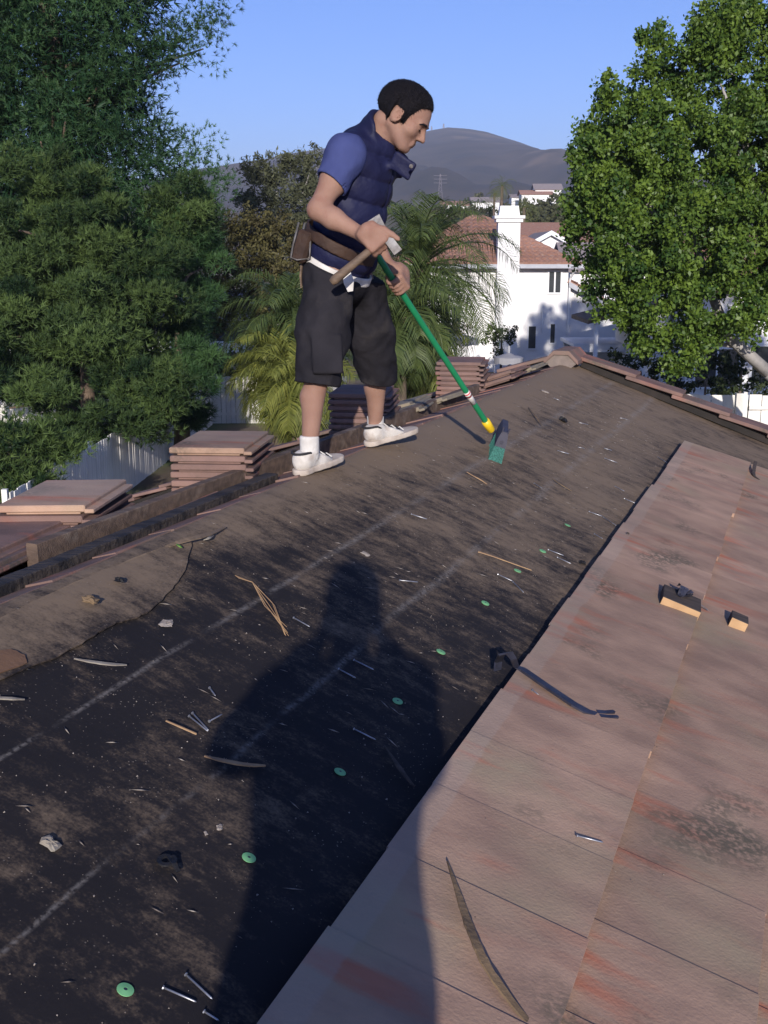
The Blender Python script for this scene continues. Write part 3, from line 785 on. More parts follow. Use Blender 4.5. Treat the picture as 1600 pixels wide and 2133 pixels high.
# bronze leaved tree between the conifers and the palms
lob = [(at(x_, y_, Y_), (rx, rx, rz)) for (x_, y_, Y_, rx, rz) in [(450, 490, 40, .9, .8), (520, 480, 41, 1.0, .8), (590, 500, 42, 1.1, .9), (470, 570, 39, 1.0, 1.0), (550, 570, 40, 1.2, 1.0), (620, 560, 41, .9, 1.0), (445, 640, 39, .7, .7), (510, 640, 39, .9, .6), (590, 640, 40, 1.0, .8), (440, 680, 39.5, .7, .3), (660, 520, 42, 1.0, .9)]]
broadleaf('bronze_tree', (-4.6, 40.5, GZ), 'bronze green small leaved tree between the conifers and palms', lob, M['brownbush'], M['bark'], .14, .45, 40, 50, (.18, .36),
          [(-4.6, 40.5, GZ - .1), (-4.5, 40.5, -3.2), tuple(at(540, 520, 40.5))], [.2, .15, .04], [([(-4.5, 40.5, -3.4), tuple(at(470, 560, 39.5))], [.09, .03]), ([(-4.5, 40.5, -3.2), tuple(at(610, 540, 41))], [.09, .03])], shell=.55)
# hedge and small shrubs
def shrub(name, x_, y_, Y_, r, m, label, leaf=.1, n=40, nl=40, cat='shrub'):
    c = at(x_, y_, Y_); b = (float(c[0]), float(c[1]), GZ)
    return broadleaf(name, b, label, [(c, r)], m, M['bark'], leaf, .5, n, nl, (.12, .26), [b, (b[0], b[1], float(c[2]))], [.07, .03], (), cat, .5)
shrub('shrub', 1045, 705, 46, (.75, .7, .75), M['shrubdark'], 'dark rounded shrub against the white house wall', .12)
shrub('shrub', 950, 690, 41, (.95, .6, .45), M['shrubpale'], 'pale twiggy flowering shrub below the palm fronds', .09, 26, 22)
shrub('shrub', 905, 745, 38, (.7, .5, .5), M['shrubdark'], 'low leafy shrub left of the far tile stack', .1)
shrub('shade_hedge', 455, 760, 41, (1.3, .8, .8), M['shrubdark'], 'dark hedge standing in for the shade between the pine and the yellow green palm', .14)  # both hedges are dark fill for the deep shade under the trees
shrub('shade_hedge', 390, 765, 42, (1.2, .8, .7), M['shrubdark'], 'dark hedge standing in for shade, half hidden behind the small bright pine', .14)
shrub('shrub', 1470, 800, 33, (3.2, .6, .55), M['shrubdark'], 'long dark hedge added for the shade just behind the right white fence', .14, 30)  # filler hedge, added to keep the area behind the fence dark
shrub('shrub', 1335, 775, 31, (1.0, .6, .8), M['shrubdark'], 'added dark shrub standing for the shade between the gable cap and the right fence', .13)  # this shrub and the next are added to darken the pale buildings behind
shrub('shrub', 1545, 770, 31.5, (1.5, .6, .8), M['shrubdark'], 'added dark shrub standing for the shade under the ficus limb at the right edge', .13)
shrub('shrub', 820, 775, 30, (.5, .4, .45), M['brownbush'], 'small bronze shrub right of the man\'s far leg', .08)

# ------------------------------------------------------------------ palms
def palm(name, base, crown, label, nf, ln, m, tint0=.5, droop=1.0, trunk_r=.16, el=(-25, 80), az0=0.0, leafl=.42, nl=46, cat='palm tree'):
    base = np.array(base, float); crown = np.array(crown, float)
    root = thing(name, base, label, cat)
    k = 7; tp = [base + (crown - base) * i / k + [math.sin(i) * .03, 0, 0] for i in range(k + 1)]
    MB().tube(tp, [trunk_r * (1.25 - .35 * i / k) * (1 + .05 * (i % 2)) for i in range(k + 1)], 10).build('trunk', M['bark'], root, smooth=True)
    for f in range(nf):
        th = az0 + f * 2.39996 + rnd.uniform(-.2, .2)
        e_ = rad(el[0] + (el[1] - el[0]) * ((f + .5) / nf) + rnd.uniform(-6, 6))
        L_ = ln * rnd.uniform(.85, 1.1)
        h = np.array([math.cos(th), math.sin(th), 0]); p = crown.copy(); ang = e_; seg = 12
        path = [p.copy()]; dirs = []
        for i in range(seg):
            d = h * math.cos(ang) + np.array([0, 0, math.sin(ang)]); dirs.append(d)
            p = p + d * L_ / seg; path.append(p.copy()); ang -= droop * rad(8.5) * (.5 + i / seg * 1.1)
        dirs.append(dirs[-1])
        Vr, Fr = tubevf(path, [.022 * (1 - .85 * i / seg) + .003 for i in range(seg + 1)], 4)
        V = list(Vr); F = [tuple(x) for x in Fr]; nV = len(V)
        tl = [tint0] * nV
        twist = rnd.uniform(-.4, .4)
        for i in range(nl):
            t_ = .10 + .9 * (i + .5) / nl; x = t_ * seg; i0 = min(int(x), seg - 1); fr = x - i0
            c = path[i0] * (1 - fr) + path[i0 + 1] * fr; d = dirs[i0]
            sd = np.cross(d, [0, 0, 1.0]); sd /= np.linalg.norm(sd) + 1e-6; up = np.cross(sd, d)
            l_ = leafl * (math.sin(PI * min(1, .15 + .85 * t_)) ** .6 + .15) * rnd.uniform(.85, 1.15)
            for sg in (-1, 1):
                v0 = sd * sg * .8 + d * .62 + up * (rnd.uniform(-.1, .35) + twist * sg * .4)
                v0 /= np.linalg.norm(v0); wv = np.cross(v0, up + sd * .3); wv /= np.linalg.norm(wv) + 1e-6; wv *= .011
                mid = c + v0 * l_ * .5; tip = c + v0 * l_ * .92 - np.array([0, 0, l_ * .42])
                n0 = len(V); V += [c - wv * .6, c + wv * .6, mid + wv, mid - wv, tip]
                F += [(n0, n0 + 1, n0 + 2, n0 + 3), (n0 + 3, n0 + 2, n0 + 4)]
                q = min(1, max(0, tint0 + rnd.gauss(0, .2))); tl += [q] * 5
        obj('frond', V, F, m, root, tint=tl)
    return root
c = at(872, 560, 27.5)
palm('queen_palm', (c[0] - .1, c[1], GZ), c, 'feathery queen palm right of the man in front of the white house', 46, 2.9, M['palm'], .45, 1.05, .15, (-48, 80), leafl=.68, nl=58)
c = at(605, 670, 27)
palm('queen_palm', (c[0], c[1], GZ), c, 'dark green palm close behind the man\'s shorts', 34, 2.1, M['palm'], .35, 1.1, .13, (-50, 80), leafl=.62, nl=50)
c = at(578, 765, 25.5)
palm('date_palm', (c[0], c[1], GZ), c, 'yellow green palm clump in front of the white yard fence', 34, 1.5, M['palmy'], .55, 1.2, .14, (-60, 80), leafl=.50, nl=44)
c = at(620, 800, 24)
palm('date_palm', (c[0], c[1], GZ), c, 'bright yellow green palm just left of the man\'s near calf', 30, 1.5, M['palmy'], .6, 1.15, .13, (-55, 75), az0=1, leafl=.52, nl=40)
c = at(838, 660, 25)
palm('date_palm', (c[0], c[1], GZ), c, 'dense green palm right behind the man\'s far thigh', 36, 1.8, M['palm'], .5, 1.1, .12, (-55, 78), leafl=.6, nl=46)
c = at(880, 735, 27)
palm('date_palm', (c[0], c[1], GZ), c, 'low brownish palm between the man\'s far calf and the far tile stack', 30, 1.35, M['palmy'], .3, 1.15, .12, (-50, 75), leafl=.46, nl=40)
c = at(850, 690, 33)
palm('date_palm', (c[0], c[1], GZ), c, 'small palm under the queen palm by the white wall', 22, 1.3, M['palm'], .6, 1.2, .14, (-40, 70), leafl=.36)

# ------------------------------------------------------------------ houses
def wall_box(name, lo, hi, m, parent): return MB().box(lo, hi).build(name, m, parent)
def tile_roof(name, quad, parent, rows, cols, m, curved=True, keep=None):
    "sloping roof: quad = eave left, eave right, ridge right, ridge left; barrel tiles drawn as courses of curved strips"
    q = [np.array(p, float) for p in quad]
    n = np.cross(q[1] - q[0], q[3] - q[0]); n /= np.linalg.norm(n)
    if n[2] < 0: n = -n
    root = MB().add([p for p in q] + [p - n * .12 for p in q], [(0, 1, 2, 3), (7, 6, 5, 4), (0, 4, 5, 1), (1, 5, 6, 2), (2, 6, 7, 3), (3, 7, 4, 0)]).build(name, M['claytile'] if m is None else m, parent)
    return root, q, n
def courses(parent, q, n, rows, pitch, m, arch=.06):
    "each course of barrel tiles is a corrugated strip of its own, lapping over the one below"
    for r in range(rows):
        a, b = r / rows, (r + 1.12) / rows; b = min(b, 1.0)
        L0 = q[0] * (1 - a) + q[3] * a; R0_ = q[1] * (1 - a) + q[2] * a; L1 = q[0] * (1 - b) + q[3] * b; R1 = q[1] * (1 - b) + q[2] * b
        W = np.linalg.norm(R0_ - L0); k = max(2, int(W / pitch)); V = []; F = []
        W0 = np.linalg.norm(q[1] - q[0])
        for i in range(k * 4 + 1):
            t_ = i / (k * 4); h = arch * abs(math.sin(PI * i / 4)) 
            V += [L0 * (1 - t_) + R0_ * t_ + n * (.05 + h), L1 * (1 - t_) + R1 * t_ + n * (.01 + h), L0 * (1 - t_) + R0_ * t_ + n * .002]
        for i in range(k * 4):
            F += [(i * 3, i * 3 + 3, i * 3 + 4, i * 3 + 1), (i * 3 + 2, i * 3 + 5, i * 3 + 3, i * 3)]
        obj('tile_course', V, F, m, parent)
def window(parent, x0, x1, z0, z1, y, mull=1, fr=.07):
    wn = MB().box((x0, y - .03, z0), (x1, y + .05, z1)).build('window', M['glass'], parent)
    mb = MB()
    for lo, hi in (((x0 - fr, y - .07, z0 - fr), (x0, y - .01, z1 + fr)), ((x1, y - .07, z0 - fr), (x1 + fr, y - .01, z1 + fr)), ((x0, y - .069, z1), (x1, y - .011, z1 + fr)), ((x0, y - .069, z0 - fr), (x1, y - .011, z0))): mb.box(lo, hi)
    for k in range(mull):
        xm = x0 + (x1 - x0) * (k + 1) / (mull + 1); mb.box((xm - .035, y - .068, z0), (xm + .035, y - .012, z1))
    return wn, mb.build('frame', M['trim'], wn)
# two storey white house with the chimney
WY = 52.0
h1 = thing('white_house', (5.0, WY + 5, GZ), 'white two storey house with chimney and red tiled roof behind the palm', 'house')
wall_box('wall', (.6, WY, GZ), (8.35, WY + 9, -.62), M['stucco'], h1)
ez = -.50; ov = .55
E0, E1, E2, E3 = (np.array(p) for p in ((.6 - ov, WY - ov, ez), (8.35 + ov, WY - ov, ez), (8.35 + ov, WY + 9 + ov, ez), (.6 - ov, WY + 9 + ov, ez)))
RA = np.array([4.2, WY + 4.5, 1.72]); RB = np.array([4.9, WY + 4.5, 1.72])
rf, q, n = tile_roof('roof', (E0, E1, RB, RA), h1, 14, 30, None); courses(rf, q, n, 13, .30, M['claytile'])
for quad in ((E1, E2, RB, RB), (E2, E3, RA, RB), (E3, E0, RA, RA)):
    r_, q, n = tile_roof('roof', quad, h1, 10, 20, None)
MB().box((.6 - ov, WY - ov - .10, ez - .20), (8.35 + ov, WY - ov - .002, ez - .02)).build('gutter', M['trimgrey'], h1)
MB().box((8.35 + ov + .002, WY - ov, ez - .20), (8.35 + ov + .1, WY + 9, ez - .02)).build('gutter', M['trim'], h1)
MB().tube([(8.6, WY - ov - .05, ez - .18), (8.45, WY - .1, ez - .62), (8.42, WY - .06, ez - .75), (8.42, WY - .06, GZ)], .05, 8).build('downpipe', M['trim'], h1)
ch = MB().box((5.05, WY - .78, GZ), (6.03, WY - .003, 1.30)).build('chimney', M['stucco'], h1)
MB().box((4.95, WY - .88, 1.302), (6.13, WY + .1, 1.45)).box((4.87, WY - .96, 1.452), (6.21, WY + .18, 1.58)).build('chimney_crown', M['stucco'], ch)
V, F = boxvf((5.08, WY - .75, 1.582), (6.0, WY - .03, 2.0)); V = [(v[0] + (.06 if v[0] < 5.5 else -.06) * (v[2] > 1.8), v[1] + (.05 if v[1] < WY - .4 else -.05) * (v[2] > 1.8), v[2]) for v in V]
MB().add(V, F).build('chimney_cap', M['stucco'], ch)
window(h1, 7.48, 8.0, -1.78, -.86, WY, 1)
window(h1, 6.62, 6.95, -4.3, -3.3, WY, 0); window(h1, 7.62, 7.82, -4.05, -3.2, WY, 0)
window(h1, 2.6, 3.5, -3.6, -2.4, WY, 1); window(h1, 1.2, 2.0, -1.9, -1.0, WY, 1)
MB().tube([(7.25, WY - .05, -2.6), (7.25, WY - .05, -3.6)], .04, 6).build('downpipe', M['trim'], h1)
# lower wing with gable to the right of the white house
h2 = thing('garage_wing', (9.6, WY + 3, GZ), 'low white wing with a red tiled gable right of the two storey house', 'house')
gv = [(8.37, WY + .3, GZ), (11.6, WY + .3, GZ), (11.6, WY + .3, -3.05), (9.2, WY + .3, -1.75), (8.37, WY + .3, -1.45)]
MB().add(gv + [(x, y + 5, z) for x, y, z in gv], [(0, 1, 2, 3, 4), (9, 8, 7, 6, 5)] + [(i, i + 5, (i + 1) % 5 + 5, (i + 1) % 5) for i in range(5)]).build('wall', M['stucco'], h2)
rq = [np.array(p) for p in ((11.9, WY - .1, -3.12), (11.9, WY + 5.2, -3.12), (8.37, WY + 5.2, -1.22), (8.37, WY - .1, -1.22))]
r_, q, n = tile_roof('roof', rq, h2, 6, 10, None); courses(r_, q, n, 9, .3, M['claytile'])
MB().add([(8.37, WY - .16, -1.28), (11.9, WY - .16, -3.18), (11.9, WY - .16, -3.42), (8.37, WY - .16, -1.52), (8.37, WY - .11, -1.28), (11.9, WY - .11, -3.18), (11.9, WY - .11, -3.42), (8.37, WY - .11, -1.52)],
         [(3, 2, 1, 0), (4, 5, 6, 7), (0, 1, 5, 4), (1, 2, 6, 5), (2, 3, 7, 6), (3, 0, 4, 7)]).build('bargeboard', M['trimgrey'], h2)
# flat white patio cover in the shade before the house
pc = thing('patio_cover', (7.5, 47, GZ), 'flat white patio cover in blue shade below the white house', 'patio cover')
MB().box((7.7, 46.0, -3.75), (10.2, 49.5, -3.62)).build('roof_panel', M['trim'], pc)
MB().box((7.7, 45.9, -3.95), (10.2, 45.998, -3.64)).build('fascia', M['trim'], pc)
for x_ in (7.8, 10.0): MB().box((x_, 46.05, GZ), (x_ + .12, 46.17, -3.752)).build('post', M['trim'], pc)
MB().box((7.8, 49.2, GZ), (10.1, 49.3, -3.76)).build('wall', M['stucco'], pc)
# brown edged lean-to right of it
lt = thing('lean_to', (9.6, 44.5, GZ), 'white lean-to with dark brown sloping roof edge beside the ficus', 'shed')
V = [(7.9, 44, -2.55), (11.2, 44, -1.75), (11.2, 48, -1.75), (7.9, 48, -2.55)]
MB().add(V + [(x, y, z - .16) for x, y, z in V], [(0, 1, 2, 3), (7, 6, 5, 4), (0, 4, 5, 1), (1, 5, 6, 2), (2, 6, 7, 3), (3, 7, 4, 0)]).build('roof_panel', M['brownwood'], lt)
MB().box((9.75, 44.15, GZ), (11.1, 47.8, -2.35)).build('wall', M['stucco'], lt)
MB().box((8.2, 44.2, GZ), (8.35, 44.35, -2.72)).build('post', M['trim'], lt)
# neighbour house in deep shade behind the ficus
h3 = thing('shaded_house', (15, 44, GZ), 'white house in deep shade behind the ficus, its windows showing', 'house')
wall_box('wall', (11.25, 42, GZ), (22, 50, -1.2), M['stucco'], h3)
r_, q, n = tile_roof('roof', ((10.8, 41.4, -1.3), (22.4, 41.4, -1.3), (22.4, 46, .6), (10.8, 46, .6)), h3, 8, 30, None); courses(r_, q, n, 10, .3, M['claytile'])
window(h3, 11.6, 13.2, -4.9, -3.5, 42, 1, .09); window(h3, 13.7, 15.6, -4.75, -3.4, 42, 1, .1); window(h3, 16.2, 17.6, -4.7, -3.4, 42, 1, .1)
# houses further back
def gable_house(name, x, y, L_, W_, eave, ridge, m_wall, m_roof, label, facing='x', nwin=2, group=None, rows=0):
    zb = float(gz(x, np.array(y))) - .3
    root = thing(name, (x, y, zb), label, 'house', group)
    mb = MB()
    if facing == 'x':   # gable faces the camera
        g = [(x - W_ / 2, y, zb), (x + W_ / 2, y, zb), (x + W_ / 2, y, eave), (x, y, ridge - .1), (x - W_ / 2, y, eave)]
        mb.add(g + [(a, b + L_, c_) for a, b, c_ in g], [(0, 1, 2, 3, 4), (9, 8, 7, 6, 5)] + [(i, i + 5, (i + 1) % 5 + 5, (i + 1) % 5) for i in range(5)])
        mb.build('wall', m_wall, root)
        sl = (ridge - eave) / (W_ / 2); o_ = .4
        for sg in (-1, 1):
            qd = ((x + sg * (W_ / 2 + o_), y - o_, eave - sl * o_ + .06), (x + sg * (W_ / 2 + o_), y + L_ + o_, eave - sl * o_ + .06), (x, y + L_ + o_, ridge + .06), (x, y - o_, ridge + .06))
            r_, q, n = tile_roof('roof', qd, root, 0, 0, m_roof)
            MB().add([np.array(qd[0]) + [0, -.06, .03], np.array(qd[3]) + [0, -.06, .03], np.array(qd[3]) + [0, -.06, -.3], np.array(qd[0]) + [0, -.06, -.3], np.array(qd[0]) + [0, -.002, .03], np.array(qd[3]) + [0, -.002, .03], np.array(qd[3]) + [0, -.002, -.3], np.array(qd[0]) + [0, -.002, -.3]],
                     [(3, 2, 1, 0), (4, 5, 6, 7), (0, 1, 5, 4), (1, 2, 6, 5), (2, 3, 7, 6), (3, 0, 4, 7)]).build('bargeboard', M['trim'], root)
    else:               # eave faces the camera
        g = [(x - L_ / 2, y, zb), (x - L_ / 2, y + W_, zb), (x - L_ / 2, y + W_, eave), (x - L_ / 2, y + W_ / 2, ridge - .1), (x - L_ / 2, y, eave)]
        mb.add(g + [(a + L_, b, c_) for a, b, c_ in g], [(0, 1, 2, 3, 4), (9, 8, 7, 6, 5)] + [(i, i + 5, (i + 1) % 5 + 5, (i + 1) % 5) for i in range(5)])
        mb.build('wall', m_wall, root)
        sl = (ridge - eave) / (W_ / 2); o_ = .45
        for sg in (0, 1):
            ye = y - o_ if sg == 0 else y + W_ + o_
            qd = ((x - L_ / 2 - o_, ye, eave - sl * o_ + .06), (x + L_ / 2 + o_, ye, eave - sl * o_ + .06), (x + L_ / 2 + o_, y + W_ / 2, ridge + .06), (x - L_ / 2 - o_, y + W_ / 2, ridge + .06))
            r_, q, n = tile_roof('roof', qd, root, 0, 0, m_roof)
            if rows and sg == 0: courses(r_, q, n, rows, .33, m_roof)
    wd = (W_ if facing == 'x' else L_)
    for k in range(nwin):
        xc = x - wd / 2 + wd * (k + 1) / (nwin + 1); window(root, xc - wd * .07, xc + wd * .07, (eave + zb) / 2 - .2, (eave + zb) / 2 + .9, y, 0, .08)
    return root
gable_house('grey_roof_house', 12.1, 84, 9, 5.0, .1, 1.45, M['stucco'], M['greyroof'], 'white gabled house with grey roof above the red tiled eave', 'x', 2)
gable_house('red_roof_house', 13.6, 92, 10, 8, .5, 2.35, M['stucco2'], M['claytile'], 'house with a red brown roof behind the grey gable', 'y', 2)
gable_house('garage_house', 15.5, 74, 7, 7, -1.0, .6, M['stucco'], M['greyroof'], 'white garage glimpsed left of the ficus', 'y', 3)
gable_house('white_outbuilding', -15.5, 62, 26, 8, -4.0 + .6, -2.2, M['stucco'], M['greyroof'], 'long low white building glimpsed under the pine', 'y', 4)
for (x_, y_, Y_, L_, hgt, lab, mr) in ((955, 434, 330, 9.5, 2.3, 'leftmost of the small white houses on the far hillside', 'claytile'), (985, 434, 326, 7.0, 1.8, 'small pink roofed house between two white ones on the far hillside', 'claytile'), (1012, 431, 322, 7.5, 3.0, 'small white house with tall gable just left of the white chimney, far off', 'greyroof'),
                               (1118, 414, 290, 7.5, 2.4, 'white hillside house with red roof high up right of the chimney', 'claytile'), (1142, 408, 292, 6.5, 3.4, 'brightest white house on the far slope next to the ficus', 'greyroof'), (1080, 418, 300, 3.5, 1.9, 'tiny white house on the slope right of the far palm', 'greyroof')):
    c = at(x_, y_, Y_)
    root = gable_house('hillside_house', float(c[0]), float(c[1]), L_, 6, float(c[2]) + hgt * .5, float(c[2]) + hgt * .9, M['stucco'], M[mr], lab, 'y', 2, 'small houses on the far hillside')
# parasols in the neighbour's yard
M['parasol'] = pmat('grey_parasol_cloth', (.30, .30, .33), (.26, .26, .29), .9, 4)
for (x_, y_, Y_, r_, lab) in ((948, 706, 39, .78, 'grey patio parasol below the pale shrub'), (1060, 744, 33, .42, 'grey scalloped parasol right of the farthest tile stack')):
    c = at(x_, y_, Y_); root = thing('parasol', (c[0], c[1], GZ), lab, 'parasol', 'patio parasols next door')
    V = [c + [0, 0, r_ * .32]]; F = []; n = 24
    for k in range(n):
        t_ = 2 * PI * k / n; q = r_ * (1.0 + (.03 if k % 3 == 0 else 0)); V += [c + [q * math.cos(t_), q * math.sin(t_), 0], c + [q * 1.01 * math.cos(t_), q * 1.01 * math.sin(t_), -.16 - .05 * math.sin(k * PI / 1.5) ** 2]]
    for k in range(n):
        a_ = 1 + 2 * k; b_ = 1 + 2 * ((k + 1) % n); F += [(0, a_, b_), (a_, a_ + 1, b_ + 1, b_)]
    obj('canopy', V, F, M['parasol'], root)
    MB().tube([(c[0], c[1], GZ), tuple(c + [0, 0, .33])], .03, 8).build('pole', M['trimgrey'], root)
# trees on the middle distance slope, each a small crown
far = [(870, 452, 240, 5, 4), (905, 447, 260, 4, 3), (925, 438, 300, 5, 3), (1000, 420, 360, 6, 4), (1065, 440, 220, 4, 3.5), (1100, 445, 180, 4, 3), (1125, 450, 160, 4.5, 3.5), (1150, 455, 150, 4, 3), (1165, 435, 210, 5, 5), (1130, 432, 250, 4, 3), (1090, 425, 290, 3, 3), (1180, 470, 120, 3.5, 3), (945, 445, 250, 4, 2.5), (980, 445, 230, 5, 2.5), (1015, 447, 210, 4, 2.5),
       (1190, 430, 200, 5, 4), (1160, 470, 110, 3, 2.5), (940, 470, 130, 4, 2)]
far.sort()
M['fartree'] = pmat('distant_tree_leaves', (.085, .09, .04), (.04, .045, .022), .7, tint=True)
dirs_ = ['left', 'right']
onames = 'first second third fourth fifth sixth seventh eighth ninth tenth eleventh twelfth thirteenth fourteenth fifteenth sixteenth seventeenth eighteenth nineteenth twentieth'.split()
for i, (x_, y_, Y_, r_, h_) in enumerate(far):
    c = at(x_, y_, Y_); zb = float(gz(c[0], np.array(c[1])))
    k = 46; d = RS.normal(size=(k, 3)); d /= np.linalg.norm(d, axis=1, keepdims=True); cn = c + d * [r_ * .55, r_ * .55, h_ * .5] * RS.uniform(.5, 1.05, (k, 1))
    pts, _ = clumps(cn, np.full(k, r_ * .17), 16, .2)
    root = thing('distant_tree', (c[0], c[1], zb), onames[i] + ' from the left of the small trees below the far houses', 'tree', 'trees in the belt below the far houses')
    MB().tube([(c[0], c[1], zb - .3), tuple(c)], [.3, .15], 6).build('trunk', M['bark'], root)
    Vn, Fn = leafquads(pts, r_ * .13, .7); obj('crown', Vn, Fn, M['fartree'], root, tint=np.repeat(RS.rand(len(pts)), 4))
for (x_, yt, yb, Y_, ln, lab) in ((1046, 388, 440, 150, 2.3, 'tall far palm standing above the white chimney'), (1092, 432, 470, 140, 3.0, 'bushy far palm right of the white chimney'), (1030, 405, 440, 200, 1.7, 'slim far palm just left of the tall one')):
    c = at(x_, yt, Y_); zb = float(gz(c[0], np.array(c[1])))
    palm('far_palm', (c[0], c[1], zb), c, lab, 16, ln, M['palmy'], .3, 1.3, .2, (-35, 75), leafl=ln * .32, nl=12)
# radio masts and station on the hilltop, power pylon below
M['mast'] = pmat('mast_steel', (.24, .22, .23), (.20, .16, .16), .6, 2)
def mast(x_, yb, yt, Y_, wdt, lab, arms=()):
    b = at(x_, yb, Y_); t_ = at(x_, yt, Y_); root = thing('radio_mast' if not arms else 'power_pylon', b, lab, 'mast' if not arms else 'pylon')
    mb = MB(); H_ = t_[2] - b[2]
    for sx in (-1, 1):
        for sy in (-1, 1):
            mb.tube([(b[0] + sx * wdt, b[1] + sy * wdt, b[2] - 4), (b[0] + sx * wdt * .12, b[1] + sy * wdt * .12, t_[2])], .10 * wdt / 4 + .06 + .5 * (Y_ > 2000), 4)
    for k in range(6):
        z0 = b[2] + H_ * k / 6; z1 = b[2] + H_ * (k + 1) / 6; f0 = 1 - .88 * k / 6; f1 = 1 - .88 * (k + 1) / 6
        mb.tube([(b[0] - wdt * f0, b[1] - wdt * f0, z0), (b[0] + wdt * f1, b[1] - wdt * f1, z1)], .1, 4).tube([(b[0] + wdt * f0, b[1] - wdt * f0, z0), (b[0] - wdt * f1, b[1] - wdt * f1, z1)], .1, 4)
    mb.build('lattice', M['mast'], root)
    for f in arms:
        z_ = b[2] + H_ * f; MB().tube([(b[0] - wdt * 2.6, b[1], z_), (b[0] + wdt * 2.6, b[1], z_)], .16, 4).build('crossarm', M['mast'], root)
mast(899, 287, 263, HD, 2.6, 'slim radio mast at the left of the hilltop')
mast(924, 283, 258, HD, 3.2, 'taller lattice radio mast at the middle of the hilltop')
mast(917, 412, 362, 1100, 2.4, 'faint power pylon standing before the hill left of the far houses', (.62, .78, .93))
for (x_, y_, wd_, hg, lab) in ((918, 289, 10, 6, 'long white radio station building on the hilltop'), (935, 288, 6, 8, 'small white block beside the hilltop station'), (902, 293, 5, 4, 'tiny white hut below the left radio mast')):
    b = at(x_, y_, HD - 25); root = thing('station_building', b, lab, 'building')
    MB().box((b[0] - wd_, b[1], b[2] - 6), (b[0] + wd_, b[1] + 8, b[2] + hg * .6)).build('wall', M['stucco'], root)
    MB().box((b[0] - wd_ - .5, b[1] - .5, b[2] + hg * .6 + .01), (b[0] + wd_ + .5, b[1] + 8.5, b[2] + hg * .6 + .9)).build('roof', M['greyroof'], root)

# ------------------------------------------------------------------ people: smooth distance fields turned into meshes
def nrm(v): v = np.asarray(v, float); return v / (np.linalg.norm(v) + 1e-9)
def rc(P, a, b, r1, r2):
    a = np.asarray(a, np.float32); b = np.asarray(b, np.float32); ba = b - a
    t = np.clip(((P - a) @ ba) / (ba @ ba + 1e-9), 0, 1)
    return np.linalg.norm(P - a - t[:, None] * ba, axis=1) - (r1 + t * (r2 - r1))
def el(P, c, r, R=None):
    q = P - np.asarray(c, np.float32)
    if R is not None: q = q @ np.asarray(R, np.float32)
    r = np.asarray(r, np.float32); k0 = np.linalg.norm(q / r, axis=1); k1 = np.linalg.norm(q / (r * r), axis=1) + 1e-6
    return k0 * (k0 - 1) / k1
def bx(P, c, r, R=None, rd=.004):
    q = P - np.asarray(c, np.float32)
    if R is not None: q = q @ np.asarray(R, np.float32)
    d = np.abs(q) - (np.asarray(r, np.float32) - rd)
    return np.linalg.norm(np.maximum(d, 0), axis=1) + np.minimum(d.max(1), 0) - rd
def smin(a, b, k):
    h = np.clip(.5 + .5 * (b - a) / k, 0, 1); return b * (1 - h) + a * h - k * h * (1 - h)
def smax(a, b, k): return -smin(-a, -b, k)
def chain(P, pts, rs, k=.015, d=None):
    for i in range(len(pts) - 1):
        e = rc(P, pts[i], pts[i + 1], rs[i], rs[i + 1]); d = e if d is None else smin(d, e, k)
    return d
